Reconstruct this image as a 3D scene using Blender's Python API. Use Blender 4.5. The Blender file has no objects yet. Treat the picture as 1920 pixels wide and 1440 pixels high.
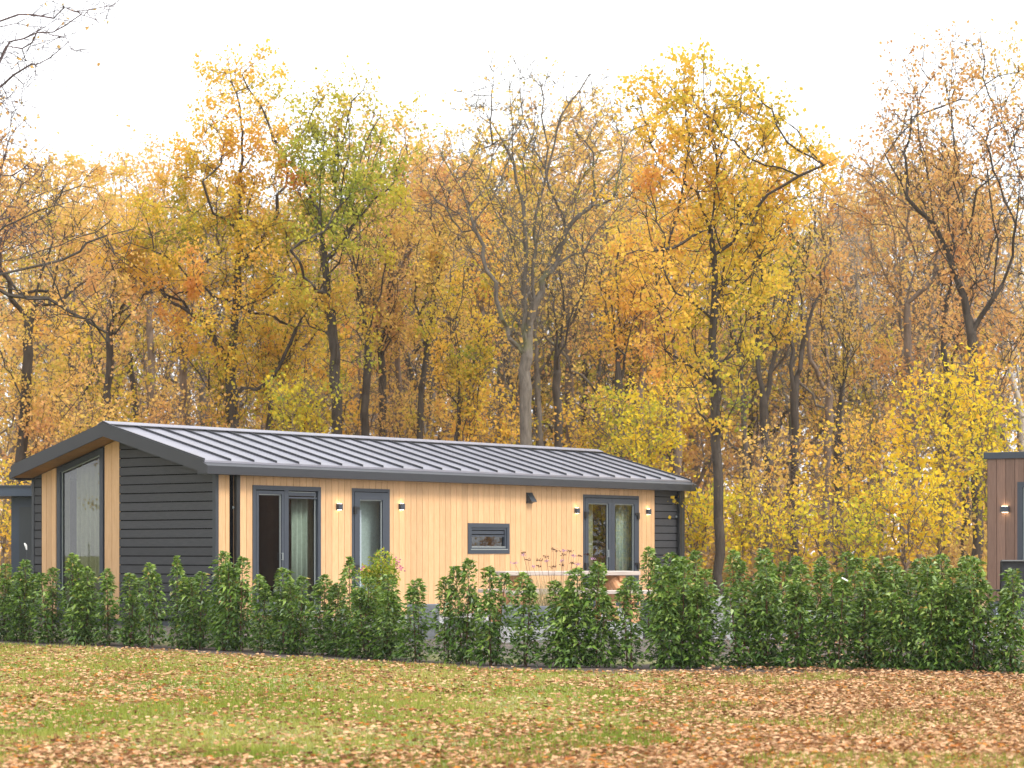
import bpy, math, random
import numpy as np
from mathutils import Vector, Matrix
R = math.radians
random.seed(7); rng = np.random.default_rng(7)
sc = bpy.context.scene
COL = sc.collection

# ---------------------------------------------------------------- camera, sky, sun, exposure
F, HZ, EYE = 4270.0, 1033.0, 1.45            # focal length in photo pixels, horizon row, eye height
cam_d = bpy.data.cameras.new("camera"); cam = bpy.data.objects.new("camera", cam_d); COL.objects.link(cam)
cam.location = (0, 0, EYE); cam.rotation_euler = (R(90), 0, 0)
cam_d.sensor_width = 36; cam_d.lens = 36*F/1920; cam_d.shift_y = (HZ-720)/1920
cam_d.clip_start = .5; cam_d.clip_end = 1500
cam_d.dof.use_dof = True; cam_d.dof.focus_distance = 33; cam_d.dof.aperture_fstop = 3.2
sc.camera = cam

SUN_EL, SUN_AZ = 48, 128                      # azimuth of the sun, clockwise from +Y
world = bpy.data.worlds.new("World"); sc.world = world; world.use_nodes = True
nt = world.node_tree; nt.nodes.clear()
wo = nt.nodes.new('ShaderNodeOutputWorld'); bg = nt.nodes.new('ShaderNodeBackground')
sky = nt.nodes.new('ShaderNodeTexSky'); sky.sky_type = 'NISHITA'; sky.sun_disc = False
sky.sun_elevation = R(SUN_EL); sky.sun_rotation = R(SUN_AZ); sky.dust_density = 4; sky.air_density = 1
tc = nt.nodes.new('ShaderNodeTexCoord'); nz = nt.nodes.new('ShaderNodeTexNoise')
nz.inputs['Scale'].default_value = 2.2; nz.inputs['Detail'].default_value = 5
mp = nt.nodes.new('ShaderNodeMapping'); mp.inputs['Scale'].default_value = (1, 1, 3.5)
cr = nt.nodes.new('ShaderNodeValToRGB')
cr.color_ramp.elements[0].position = .3; cr.color_ramp.elements[0].color = (7.6, 7.8, 8.1, 1)
cr.color_ramp.elements[1].position = .72; cr.color_ramp.elements[1].color = (9.6, 9.7, 9.8, 1)
mx = nt.nodes.new('ShaderNodeMix'); mx.data_type = 'RGBA'; mx.inputs['Factor'].default_value = .9
L = nt.links.new
L(tc.outputs['Generated'], mp.inputs['Vector']); L(mp.outputs['Vector'], nz.inputs['Vector'])
L(nz.outputs['Fac'], cr.inputs['Fac']); L(sky.outputs['Color'], mx.inputs['A']); L(cr.outputs['Color'], mx.inputs['B'])
L(mx.outputs['Result'], bg.inputs['Color']); bg.inputs['Strength'].default_value = .1
L(bg.outputs['Background'], wo.inputs['Surface'])
sun_d = bpy.data.lights.new("sun", 'SUN'); sun_d.energy = 1.5; sun_d.angle = R(18); sun_d.color = (1, .95, .87)
sun = bpy.data.objects.new("sun", sun_d); COL.objects.link(sun)
sdir = Vector((math.sin(R(SUN_AZ))*math.cos(R(SUN_EL)), math.cos(R(SUN_AZ))*math.cos(R(SUN_EL)), math.sin(R(SUN_EL))))
sun.rotation_euler = sdir.to_track_quat('Z', 'Y').to_euler(); sun.location = sdir*60
sc.view_settings.view_transform = 'Standard'; sc.view_settings.look = 'None'
sc.view_settings.exposure = 1.25; sc.view_settings.gamma = 1
sc.render.engine = 'CYCLES'; sc.cycles.max_bounces = 8; sc.cycles.transparent_max_bounces = 12
sc.cycles.use_denoising = True

# ---------------------------------------------------------------- helpers
def tag(o, label=None, cat=None, group=None, kind=None):
    if label: o['label'] = label
    if cat: o['category'] = cat
    if group: o['group'] = group
    if kind: o['kind'] = kind
    return o

def empty(name, loc, rz=0, **k):
    o = bpy.data.objects.new(name, None); COL.objects.link(o); o.location = loc; o.rotation_euler = (0, 0, rz)
    return tag(o, **k)

def fast_mesh(name, V, faces, nper, tone=None, smooth=False):
    """V (n,3) array, faces (m,nper) int array -> mesh with an optional per-vertex number 'tone'."""
    me = bpy.data.meshes.new(name); V = np.asarray(V, np.float32); Fc = np.asarray(faces, np.int32)
    me.vertices.add(len(V)); me.vertices.foreach_set('co', V.ravel())
    m = len(Fc); me.loops.add(m*nper); me.loops.foreach_set('vertex_index', Fc.ravel())
    me.polygons.add(m); me.polygons.foreach_set('loop_start', np.arange(0, m*nper, nper, dtype=np.int32))
    if smooth: me.polygons.foreach_set('use_smooth', np.ones(m, bool))
    if tone is not None:
        a = me.attributes.new('tone', 'FLOAT', 'POINT'); a.data.foreach_set('value', np.asarray(tone, np.float32))
    me.update(calc_edges=True); me.validate()
    return me

def link(name, me, mat, parent=None, loc=None):
    o = bpy.data.objects.new(name, me); COL.objects.link(o)
    if mat is not None: me.materials.append(mat)
    if parent: o.parent = parent
    if loc is not None: o.location = loc
    return o

class MB:
    """collects shapes and links them as ONE mesh object"""
    def __init__(s): s.v = []; s.f = []
    def add(s, vs, fs):
        b = len(s.v); s.v += [tuple(p) for p in vs]; s.f += [tuple(i+b for i in f) for f in fs]
        return s
    def box(s, x0, x1, y0, y1, z0, z1):
        return s.add([(x0,y0,z0),(x1,y0,z0),(x1,y1,z0),(x0,y1,z0),(x0,y0,z1),(x1,y0,z1),(x1,y1,z1),(x0,y1,z1)],
                     [(3,2,1,0),(4,5,6,7),(0,1,5,4),(1,2,6,5),(2,3,7,6),(3,0,4,7)])
    def prism(s, poly, m, d0, d1):
        n = len(poly)
        return s.add([m(a, b, d0) for a, b in poly]+[m(a, b, d1) for a, b in poly],
                     [tuple(range(n)), tuple(range(2*n-1, n-1, -1))]+[(i, i+n, (i+1) % n+n, (i+1) % n) for i in range(n)])
    def ring(s, outer, inner, m, d0, d1):
        for i in range(len(outer)):
            j = (i+1) % len(outer)
            s.prism([outer[i], outer[j], inner[j], inner[i]], m, d0, d1)
        return s
    def tube(s, p, q, r0, r1=None, n=8):
        r1 = r0 if r1 is None else r1
        p, q = Vector(p), Vector(q); d = (q-p).normalized()
        a = d.orthogonal().normalized(); b = d.cross(a)
        c = [(math.cos(6.28318*i/n), math.sin(6.28318*i/n)) for i in range(n)]
        return s.add([p+(a*x+b*y)*r0 for x, y in c]+[q+(a*x+b*y)*r1 for x, y in c],
                     [tuple(range(n-1, -1, -1)), tuple(range(n, 2*n))]+[(i, (i+1) % n, (i+1) % n+n, i+n) for i in range(n)])
    def obox(s, c, size, rot):                    # oriented box
        m = rot.to_4x4() if len(rot) == 3 else rot
        h = [k/2 for k in size]; b = len(s.v)
        vs = [(x*h[0], y*h[1], z*h[2]) for z in (-1, 1) for x, y in ((-1,-1),(1,-1),(1,1),(-1,1))]
        return s.add([Vector(c)+(m @ Vector(p)) for p in vs],
                     [(3,2,1,0),(4,5,6,7),(0,1,5,4),(1,2,6,5),(2,3,7,6),(3,0,4,7)])
    def build(s, name, mat, parent=None, bevel=0, loc=None):
        me = bpy.data.meshes.new(name); me.from_pydata(s.v, [], s.f)
        import bmesh
        bm = bmesh.new(); bm.from_mesh(me); bmesh.ops.recalc_face_normals(bm, faces=bm.faces)
        if bevel: bmesh.ops.bevel(bm, geom=bm.edges[:], offset=bevel, segments=1, affect='EDGES')
        bm.to_mesh(me); bm.free(); me.update()
        return link(name, me, mat, parent, loc)

def clip(poly, fn):
    """keep the part of a polygon where fn(p) >= 0 (fn linear)"""
    out = []
    for i in range(len(poly)):
        p, q = poly[i], poly[(i+1) % len(poly)]; a, b = fn(p), fn(q)
        if a >= 0: out.append(p)
        if a*b < 0:
            t = a/(a-b); out.append((p[0]+(q[0]-p[0])*t, p[1]+(q[1]-p[1])*t))
    return out

# ---------------------------------------------------------------- materials
def newmat(name):
    m = bpy.data.materials.new(name); m.use_nodes = True; n = m.node_tree.nodes
    return m, m.node_tree, n['Principled BSDF']

def noise_ramp(nt, vec, scale, stops, detail=4, rough=.6):
    n = nt.nodes.new('ShaderNodeTexNoise'); n.inputs['Scale'].default_value = scale
    n.inputs['Detail'].default_value = detail; n.inputs['Roughness'].default_value = rough
    nt.links.new(vec, n.inputs['Vector'])
    return ramp(nt, n.outputs['Fac'], stops), n

def ramp(nt, fac, stops):
    r = nt.nodes.new('ShaderNodeValToRGB'); e = r.color_ramp.elements
    while len(e) < len(stops): e.new(.5)
    for k, (p, c) in enumerate(stops):
        e[k].position = p; e[k].color = (*c, 1)
    nt.links.new(fac, r.inputs['Fac']); return r.outputs['Color']

def coords(nt, scale=(1,1,1), kind='Object'):
    t = nt.nodes.new('ShaderNodeTexCoord'); m = nt.nodes.new('ShaderNodeMapping')
    m.inputs['Scale'].default_value = scale; nt.links.new(t.outputs[kind], m.inputs['Vector'])
    return m.outputs['Vector']

def mixc(nt, a, b, f, mode='MIX'):
    m = nt.nodes.new('ShaderNodeMix'); m.data_type = 'RGBA'; m.blend_type = mode
    for k, v in (('A', a), ('B', b)):
        if isinstance(v, tuple): m.inputs[k].default_value = (*v, 1)
        else: nt.links.new(v, m.inputs[k])
    if isinstance(f, (int, float)): m.inputs['Factor'].default_value = f
    else: nt.links.new(f, m.inputs['Factor'])
    return m.outputs['Result']

def bump(nt, h, bsdf, strength=.3, dist=.01):
    b = nt.nodes.new('ShaderNodeBump'); b.inputs['Strength'].default_value = strength; b.inputs['Distance'].default_value = dist
    nt.links.new(h, b.inputs['Height']); nt.links.new(b.outputs['Normal'], bsdf.inputs['Normal'])

def plank_mat(name, base, dark, light, stretch, rough=.55, var=.25):
    """timber boards: every board (mesh island) gets its own tone, grain runs along it"""
    m, nt, b = newmat(name); v = coords(nt, stretch)
    g, n = noise_ramp(nt, v, 6, [(.25, dark), (.5, base), (.8, light)], 6, .65)
    geo = nt.nodes.new('ShaderNodeNewGeometry')
    t = ramp(nt, geo.outputs['Random Per Island'], [(0, (1-var,)*3), (1, (1+var*.4,)*3)])
    nt.links.new(mixc(nt, g, t, 1.0, 'MULTIPLY'), b.inputs['Base Color'])
    b.inputs['Roughness'].default_value = rough; bump(nt, n.outputs['Fac'], b, .25, .004)
    return m

def plain(name, c, rough=.5, metal=0, var=.12, scale=8, spec=.5, bmp=0):
    m, nt, b = newmat(name); v = coords(nt)
    col, n = noise_ramp(nt, v, scale, [(.3, tuple(x*(1-var) for x in c)), (.7, tuple(min(1, x*(1+var)) for x in c))])
    nt.links.new(col, b.inputs['Base Color'])
    b.inputs['Roughness'].default_value = rough; b.inputs['Metallic'].default_value = metal
    b.inputs['Specular IOR Level'].default_value = spec
    if bmp: bump(nt, n.outputs['Fac'], b, bmp, .01)
    return m

def leaf_mat(name, stops, trans=.35, gloss=0.0, rough=.5):
    m, nt, b = newmat(name); nt.nodes.remove(b)
    a = nt.nodes.new('ShaderNodeAttribute'); a.attribute_name = 'tone'
    c = ramp(nt, a.outputs['Fac'], stops)
    d = nt.nodes.new('ShaderNodeBsdfDiffuse'); t = nt.nodes.new('ShaderNodeBsdfTranslucent')
    mx = nt.nodes.new('ShaderNodeMixShader'); mx.inputs[0].default_value = trans
    for s in (d, t): nt.links.new(c, s.inputs['Color'])
    nt.links.new(d.outputs[0], mx.inputs[1]); nt.links.new(t.outputs[0], mx.inputs[2]); out = mx.outputs[0]
    if gloss:
        g = nt.nodes.new('ShaderNodeBsdfGlossy'); g.inputs['Roughness'].default_value = rough; g.inputs['Color'].default_value = (1, 1, 1, 1)
        fr = nt.nodes.new('ShaderNodeFresnel'); fr.inputs['IOR'].default_value = 1.35
        mu = nt.nodes.new('ShaderNodeMath'); mu.operation = 'MULTIPLY'; mu.inputs[1].default_value = gloss
        nt.links.new(fr.outputs[0], mu.inputs[0])
        m2 = nt.nodes.new('ShaderNodeMixShader'); nt.links.new(mu.outputs[0], m2.inputs[0])
        nt.links.new(out, m2.inputs[1]); nt.links.new(g.outputs[0], m2.inputs[2]); out = m2.outputs[0]
    nt.links.new(out, nt.nodes['Material Output'].inputs['Surface'])
    return m

def glass_mat(name, tint=(.84, .86, .84), refl=1.0, rough=0.0):
    m, nt, b = newmat(name); nt.nodes.remove(b)
    t = nt.nodes.new('ShaderNodeBsdfTransparent'); t.inputs['Color'].default_value = (*tint, 1)
    g = nt.nodes.new('ShaderNodeBsdfGlossy'); g.inputs['Roughness'].default_value = rough; g.inputs['Color'].default_value = (refl,)*3+(1,)
    lw = nt.nodes.new('ShaderNodeFresnel'); lw.inputs['IOR'].default_value = 1.85
    ge = nt.nodes.new('ShaderNodeNewGeometry'); iv = nt.nodes.new('ShaderNodeMath'); iv.operation = 'SUBTRACT'; iv.inputs[0].default_value = 1
    nt.links.new(ge.outputs['Backfacing'], iv.inputs[1])
    mu = nt.nodes.new('ShaderNodeMath'); mu.operation = 'MULTIPLY'; nt.links.new(lw.outputs[0], mu.inputs[0]); nt.links.new(iv.outputs[0], mu.inputs[1])
    mx = nt.nodes.new('ShaderNodeMixShader'); nt.links.new(mu.outputs[0], mx.inputs[0])
    nt.links.new(t.outputs[0], mx.inputs[1]); nt.links.new(g.outputs[0], mx.inputs[2])
    nt.links.new(mx.outputs[0], nt.nodes['Material Output'].inputs['Surface']); return m

M = {}
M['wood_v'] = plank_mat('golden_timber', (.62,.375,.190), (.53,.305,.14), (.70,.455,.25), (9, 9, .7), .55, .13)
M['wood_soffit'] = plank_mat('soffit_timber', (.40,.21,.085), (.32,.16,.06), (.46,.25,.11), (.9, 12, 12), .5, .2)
M['siding'] = plank_mat('charcoal_boards', (.040,.041,.047), (.028,.029,.033), (.058,.059,.066), (1.1, 1.1, 14), .6, .18)
M['brown'] = plank_mat('brown_boards', (.20,.115,.08), (.15,.085,.06), (.25,.145,.10), (9, 9, .7), .6, .25)
M['anthracite'] = plain('anthracite_metal', (.035,.041,.05), .4, 0, .06, 3)
M['roofmetal'] = plain('sky_sheen_roof_metal', (.33,.33,.385), .40, .70, .10, 1.1)  # same coating as the fascia, paler: sky reflection put into the colour
M['fascia'] = plain('fascia_metal', (.032,.034,.041), .42, .1, .05, 2)
M['frame'] = plain('window_frame_paint', (.040,.049,.066), .45, 0, .05, 5)
M['black'] = plain('black_plastic', (.015,.016,.018), .4, 0, .1)
M['alu'] = plain('pale_spacer', (.33,.36,.36), .4, .3, .05)
M['near_black'] = plain('gap_and_shade_black', (.004,.004,.005), .9, 0, .1, 5, 0)  # near-black for siding joints and the painted shade by the downpipe
M['plinth'] = plain('plinth_board', (.10,.11,.13), .7)
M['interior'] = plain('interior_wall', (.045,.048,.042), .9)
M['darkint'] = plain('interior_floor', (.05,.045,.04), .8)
M['shed'] = plain('blue_grey_paint', (.040,.055,.085), .5, 0, .08, 3)
M['glass'] = glass_mat('window_glass'); M['glass2'] = glass_mat('frosted_glass', (.92, .94, .95), .7, .12)
M['curtain_g'] = plain('green_curtain', (.36,.43,.38), .9, 0, .1, 20)
M['curtain_b'] = plain('beige_curtain', (.30,.30,.20), .9, 0, .1, 20)
M['panelw'] = plain('white_interior_door', (.62,.66,.70), .6, 0, .05)
M['concrete'] = plain('grey_concrete', (.17,.18,.20), .85, 0, .25, 7, bmp=.4)
M['concrete_l'] = plain('pale_concrete', (.42,.42,.43), .85, 0, .18, 7, bmp=.4)
M['slab'] = plain('paving', (.29,.29,.30), .85, 0, .18, 4, bmp=.3)
M['tabletop'] = plank_mat('weathered_tabletop', (.44,.37,.33), (.32,.26,.23), (.55,.48,.43), (.8, 9, 9), .7, .2)
M['log'] = plank_mat('peeled_larch', (.60,.30,.14), (.48,.21,.09), (.68,.40,.22), (1.5, 6, 3), .6, .2)
M['chair'] = plain('dark_textile', (.030,.032,.040), .6); M['chairleg'] = plain('pale_aluminium', (.45,.50,.56), .35, .6)
M['white'] = plain('white_plastic', (.8,.8,.8), .5, 0, .03)
M['soil'] = plain('dark_soil', (.05,.035,.028), .95, 0, .4, 12, bmp=.6)
def emis(name, c, s):
    m, nt, b = newmat(name); b.inputs['Base Color'].default_value = (*c, 1)
    b.inputs['Emission Color'].default_value = (*c, 1); b.inputs['Emission Strength'].default_value = s; return m
M['bulb'] = emis('lamp_light', (1, .78, .48), 9)

def bark(name, a, b_, moss=None):
    m, nt, b = newmat(name); v = coords(nt, (1, 1, .25))
    col, n = noise_ramp(nt, v, 14, [(.3, a), (.7, b_)], 5, .7)
    if moss:
        v2 = coords(nt, (1, 1, 1)); mf, _ = noise_ramp(nt, v2, .55, [(.56, (0,0,0)), (.66, (1,1,1))], 3)
        col = mixc(nt, col, moss, mf)
    nt.links.new(col, b.inputs['Base Color']); b.inputs['Roughness'].default_value = .9; bump(nt, n.outputs['Fac'], b, .6, .03)
    return m
M['bark_dark'] = bark('dark_oak_bark', (.028,.021,.016), (.075,.056,.04))
M['bark_brown'] = bark('brown_oak_bark', (.11,.08,.06), (.24,.175,.13))
M['bark_pale'] = bark('pale_oak_bark', (.07,.058,.046), (.19,.16,.13), (.11,.12,.03))
M['bark_wood'] = bark('grey_brown_wood_bark', (.13,.10,.08), (.26,.20,.155))
M['bark_birch'] = bark('birch_bark', (.26,.22,.18), (.46,.41,.35))
M['bark_purple'] = bark('purple_twig_bark', (.07,.045,.05), (.13,.09,.09))
M['stem'] = bark('shrub_stem', (.10,.045,.025), (.19,.10,.06))

M['leaf_gold'] = leaf_mat('golden_oak_leaves', [(0, (.26,.30,.045)), (.22, (.56,.47,.06)), (.5, (.84,.57,.08)), (.8, (.86,.50,.12)), (1, (.72,.34,.10))], .52)
M['leaf_orange'] = leaf_mat('orange_oak_leaves', [(0, (.46,.42,.07)), (.3, (.80,.57,.14)), (.7, (.78,.48,.19)), (1, (.62,.33,.15))], .52)
M['leaf_green'] = leaf_mat('green_gold_leaves', [(0, (.24,.31,.05)), (.35, (.48,.48,.07)), (.7, (.62,.50,.06)), (1, (.76,.46,.09))], .48)
M['leaf_rust'] = leaf_mat('rust_oak_leaves', [(0, (.70,.54,.12)), (.4, (.72,.44,.16)), (.8, (.66,.36,.14)), (1, (.50,.24,.10))], .52)
M['leaf_tan'] = leaf_mat('tan_leaves', [(0, (.64,.52,.11)), (.5, (.78,.52,.15)), (1, (.62,.36,.14))], .52)
M['leaf_yellow'] = leaf_mat('bright_yellow_leaves', [(0, (.26,.32,.05)), (.25, (.60,.54,.06)), (.6, (.88,.64,.05)), (.85, (.82,.48,.06)), (1, (.50,.26,.09))], .5)
M['leaf_laurel'] = leaf_mat('laurel_leaves', [(0, (.013,.040,.010)), (.3, (.058,.125,.021)), (.6, (.155,.26,.040)), (.86, (.33,.43,.10)), (.97, (.36,.36,.08)), (1, (.40,.26,.07))], .28, .13, .38)  # leaf greens, the ends pushed darker and lighter for depth shade and highlights
M['leaf_spirea'] = leaf_mat('lime_leaves', [(0, (.14,.24,.035)), (.6, (.36,.42,.055)), (.92, (.55,.42,.07)), (1, (.60,.15,.10))], .35)
M['fallen'] = leaf_mat('fallen_leaf_colours', [(0, (.10,.045,.025)), (.2, (.28,.135,.065)), (.45, (.50,.285,.15)), (.82, (.66,.44,.265)), (.88, (.42,.15,.045)), (1, (.52,.25,.06))], .12)
M['grass'] = leaf_mat('grass_blades', [(0, (.14,.21,.03)), (.4, (.25,.29,.05)), (.75, (.37,.36,.095)), (1, (.50,.44,.18))], .32)
M['petal'] = leaf_mat('verbena_petals', [(0, (.07,.035,.03)), (.5, (.12,.05,.05)), (.7, (.42,.22,.36)), (1, (.60,.36,.50))], .2)
M['pink'] = plain('pink_petals', (.62,.20,.28), .7)
M['dry'] = leaf_mat('dry_grass', [(0, (.30,.26,.12)), (1, (.60,.50,.30))], .3)

# ---------------------------------------------------------------- ground
HX = np.array([-60,-8.19,-7.33,-6.23,-4.26,-2.62,-1.1,.26,1.56,3.48,4.69,5.8,60.])
HY = np.array([36.6,36.4,35.6,34.9,32.9,31.2,29.5,28.4,27.8,27.5,27.1,26.5,24.])
def hedge_y(X): return np.interp(X, HX, HY)
def ss(t): t = np.clip(t, 0, 1); return t*t*(3-2*t)
def vnoise(X, Y, s, seed=0):
    r = np.random.default_rng(100+seed); X = np.asarray(X, float)/s; Y = np.asarray(Y, float)/s
    g = r.random((256, 256)); i, j = np.floor(X).astype(int), np.floor(Y).astype(int); u, v = X-i, Y-j
    u, v = u*u*(3-2*u), v*v*(3-2*v)
    a, b = g[i % 256, j % 256], g[(i+1) % 256, j % 256]; c, d = g[i % 256, (j+1) % 256], g[(i+1) % 256, (j+1) % 256]
    return (a*(1-u)+b*u)*(1-v)+(c*(1-u)+d*u)*v
def ground_z(X, Y):
    return .27*ss((Y-hedge_y(X)-.4)/2.6) + .03*(vnoise(X, Y, 2.3, 1)-.5) + .012*(vnoise(X, Y, .5, 2)-.5)

def build_ground():
    xs = np.concatenate([np.arange(-600, -40, 40), np.arange(-40, -12, 2), np.arange(-12, 12, .2), np.arange(12, 40, 2), np.arange(40, 601, 40)])
    ys = np.concatenate([np.arange(-200, 0, 20), np.arange(0, 13, 1), np.arange(13, 42, .2), np.arange(42, 130, 3), np.arange(130, 900, 40)])
    X, Y = np.meshgrid(xs, ys); Z = ground_z(X, Y)
    nx, ny = len(xs), len(ys); idx = np.arange(nx*ny).reshape(ny, nx)
    fc = np.stack([idx[:-1,:-1], idx[:-1,1:], idx[1:,1:], idx[1:,:-1]], -1).reshape(-1, 4)
    d = Y-hedge_y(X); n = vnoise(X, Y, .5, 3)-.5
    soil = ss((1.15-np.abs(d-.0)+n*.6)/.35)             # the dug bed along the hedge
    wood = ss((Y-46)/6)
    back = ss((d-.8)/.6)*(1-wood)
    me = fast_mesh('ground', np.stack([X, Y, Z], -1).reshape(-1, 3), fc, 4, None, True)
    for k, a in (('soil', soil), ('wood', wood), ('back', back)):
        at = me.attributes.new(k, 'FLOAT', 'POINT'); at.data.foreach_set('value', a.astype(np.float32).ravel())
    m, nt, b = newmat('ground_cover'); v = coords(nt)
    g1, n1 = noise_ramp(nt, v, 1.1, [(.3, (.13,.16,.03)), (.5, (.22,.25,.05)), (.7, (.30,.28,.10))], 8, .7)
    g2, n2 = noise_ramp(nt, v, 9, [(.4, (.16,.12,.07)), (.6, (.26,.27,.08))], 6, .7)
    col = mixc(nt, g1, g2, .5)
    sl, _ = noise_ramp(nt, v, 14, [(.3, (.035,.026,.022)), (.6, (.085,.06,.05)), (.75, (.20,.13,.10))], 6, .7)
    gr, _ = noise_ramp(nt, v, 20, [(.35, (.055,.045,.038)), (.55, (.12,.10,.085)), (.7, (.24,.17,.12))], 6, .7)
    wd, _ = noise_ramp(nt, v, 5, [(.3, (.14,.08,.045)), (.55, (.30,.17,.08)), (.75, (.45,.28,.12))], 8, .75)
    def at(n):
        a = nt.nodes.new('ShaderNodeAttribute'); a.attribute_name = n; return a.outputs['Fac']
    col = mixc(nt, col, gr, at('back')); col = mixc(nt, col, sl, at('soil')); col = mixc(nt, col, wd, at('wood'))
    nt.links.new(col, b.inputs['Base Color']); b.inputs['Roughness'].default_value = .95
    bump(nt, n2.outputs['Fac'], b, .5, .03)
    tag(link('ground', me, m), kind='structure')
build_ground()

def leaves(P, size, wid, up=0.0, droop=0.0, fold=.25, outdir=None, r=rng):
    """n small folded leaf blades: 5 vertices, 2 faces each. outdir: preferred direction of the blade."""
    n = len(P); a = r.normal(size=(n, 3))
    if outdir is not None: a = a*.55+outdir
    a[:, 2] += up; a /= np.linalg.norm(a, axis=1)[:, None]+1e-9
    nn = r.normal(size=(n, 3)); nn[:, 2] += .8
    b = np.cross(a, nn); b /= np.linalg.norm(b, axis=1)[:, None]+1e-9; c = np.cross(a, b); c *= np.sign(c[:, 2:3]+1e-9)
    Ls = size*(.65+.7*r.random((n, 1))); W = Ls*wid
    B = P; Mi = P+a*Ls*.5+c*Ls*.10; T = P+a*Ls*.98-c*Ls*.05
    T[:, 2] -= droop*Ls[:, 0]; Mi[:, 2] -= droop*.3*Ls[:, 0]
    Lf = P+a*Ls*.45+b*W-c*(-W*fold-.1*Ls); Rt = P+a*Ls*.45-b*W-c*(-W*fold-.1*Ls)
    Lf[:, 2] -= droop*.2*Ls[:, 0]; Rt[:, 2] -= droop*.2*Ls[:, 0]
    V = np.stack([B, Lf, T, Rt, Mi], 1).reshape(-1, 3)
    k = np.arange(n)[:, None]*5
    fc = np.concatenate([k+np.array([[0, 4, 2, 1]]), k+np.array([[0, 3, 2, 4]])], 0)
    return V, fc

def kites(P, size, wid, r=rng, flat=0.6):
    n = len(P); a = r.normal(size=(n, 3)); a[:, 2] -= .25; a /= np.linalg.norm(a, axis=1)[:, None]
    b = np.cross(a, r.normal(size=(n, 3))); b /= np.linalg.norm(b, axis=1)[:, None]+1e-9
    Ls = size*(.6+.8*r.random((n, 1))); W = Ls*wid; c = np.cross(a, b)*Ls*.15
    V = np.stack([P, P+a*Ls*.5+b*W+c, P+a*Ls, P+a*Ls*.5-b*W+c], 1).reshape(-1, 3)
    return V, np.arange(n*4).reshape(-1, 4)

# fallen leaves and grass on the lawn
def lawn():
    r = np.random.default_rng(3); n = 380000
    Y = 12+(r.random(n)**1.0)*26; X = (r.random(n)*2-1)*(.25*Y+1.2)
    d = Y-hedge_y(X)
    px = X/Y*F+960
    rho = .21+.56*ss((px-1000)/650)+.40*ss((19.0-Y+5*(vnoise(X, Y, 1.6, 9)-.5)+2.5*(vnoise(X, Y, .5, 19)-.5)+(px-900)/700*1.5)/4.5)-.45*ss((d+1.1+.4*(vnoise(X, Y, .4, 21)-.5))/.3)
    rg = ss((px-1000)/500); rho *= .3+1.4*vnoise(X, Y, .45, 5)+.25*rg; rho *= .45+.45*rg+(1.1-.55*rg)*vnoise(X, Y, 1.5, 6)
    keep = (r.random(n) < rho*.82) & ((d < .1) | (r.random(n) < .5)); X, Y = X[keep], Y[keep]
    Z = ground_z(X, Y)+.015+.025*r.random(len(X))
    V, fc = leaves(np.stack([X, Y, Z], -1), .058, .40, up=0, droop=0, fold=.5, r=r)
    # lay them down: squash heights about each leaf's base
    b = np.repeat(np.stack([X, Y, Z], -1), 5, 0); V[:, 2] = b[:, 2]+np.abs(V[:, 2]-b[:, 2])*.38
    t = np.repeat(np.clip(r.random(len(X))*.9+.1*(vnoise(X, Y, 2, 8)), 0, 1), 5)
    tag(link('fallen_leaves', fast_mesh('fallen_leaves', V, fc, 4, t), M['fallen']), kind='stuff')
    n = 230000; Y = 12+r.random(n)*24; X = (r.random(n)*2-1)*(.25*Y+1)
    d = Y-hedge_y(X); keep = (d < -1.0+.8*(vnoise(X, Y, .35, 4)-.5)) & (r.random(n) < .25+1.1*vnoise(X, Y, .6, 11)); X, Y = X[keep], Y[keep]; n = len(X)
    Z = ground_z(X, Y)-.005; h = .024+.038*r.random(n)+.03*(vnoise(X, Y, .9, 12) > .72)
    an = r.random(n)*6.283; w = .006+.006*r.random(n); lx, ly = r.normal(size=n)*.018, r.normal(size=n)*.018
    A = np.stack([X-np.cos(an)*w, Y-np.sin(an)*w, Z], -1); B = np.stack([X+np.cos(an)*w, Y+np.sin(an)*w, Z], -1)
    C = np.stack([X+lx, Y+ly, Z+h], -1)
    t = np.clip(.15+.7*vnoise(X, Y, 1.3, 13)+.25*(r.random(n)-.5), 0, 1)
    tag(link('grass', fast_mesh('grass', np.stack([A, B, C], 1).reshape(-1, 3), np.arange(n*3).reshape(-1, 3), 3, np.repeat(t, 3)), M['grass']), kind='stuff')
lawn()

# ---------------------------------------------------------------- the timber chalet
HA = R(51.1); HO = Vector((-4.679, 36.0, 0))
def hw(t, s, z): return HO+Vector((math.cos(HA)*t-math.sin(HA)*s, math.sin(HA)*t+math.cos(HA)*s, z))
LW, WD, Z0 = 12.95, 4.45, .34                 # length, width, foot of the cladding
RS, RT, RK, TH = 2.20, 3.515, .274, .20        # ridge position, ridge height, slope, roof thickness
def top(s): return RT-RK*abs(s-RS)
def under(s): return top(s)-TH
chalet = empty('timber_chalet', HO, HA, label='timber holiday chalet with a grey metal roof, golden front boards and a charcoal gable', cat='chalet')
front = lambda a, b, d: (a, -d, b)            # (along, height, out) on the long front
gable = lambda a, b, d: (-d, a, b)            # (along, height, out) on the glazed gable
OPEN = [(.78, 2.36, .46, 2.51), (3.12, 4.07, .38, 2.51), (6.16, 7.34, 1.40, 1.95), (9.58, 11.40, .38, 2.53)]
GW = (2.65, 3.82, .40)                        # gable window, s range and sill height
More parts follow.
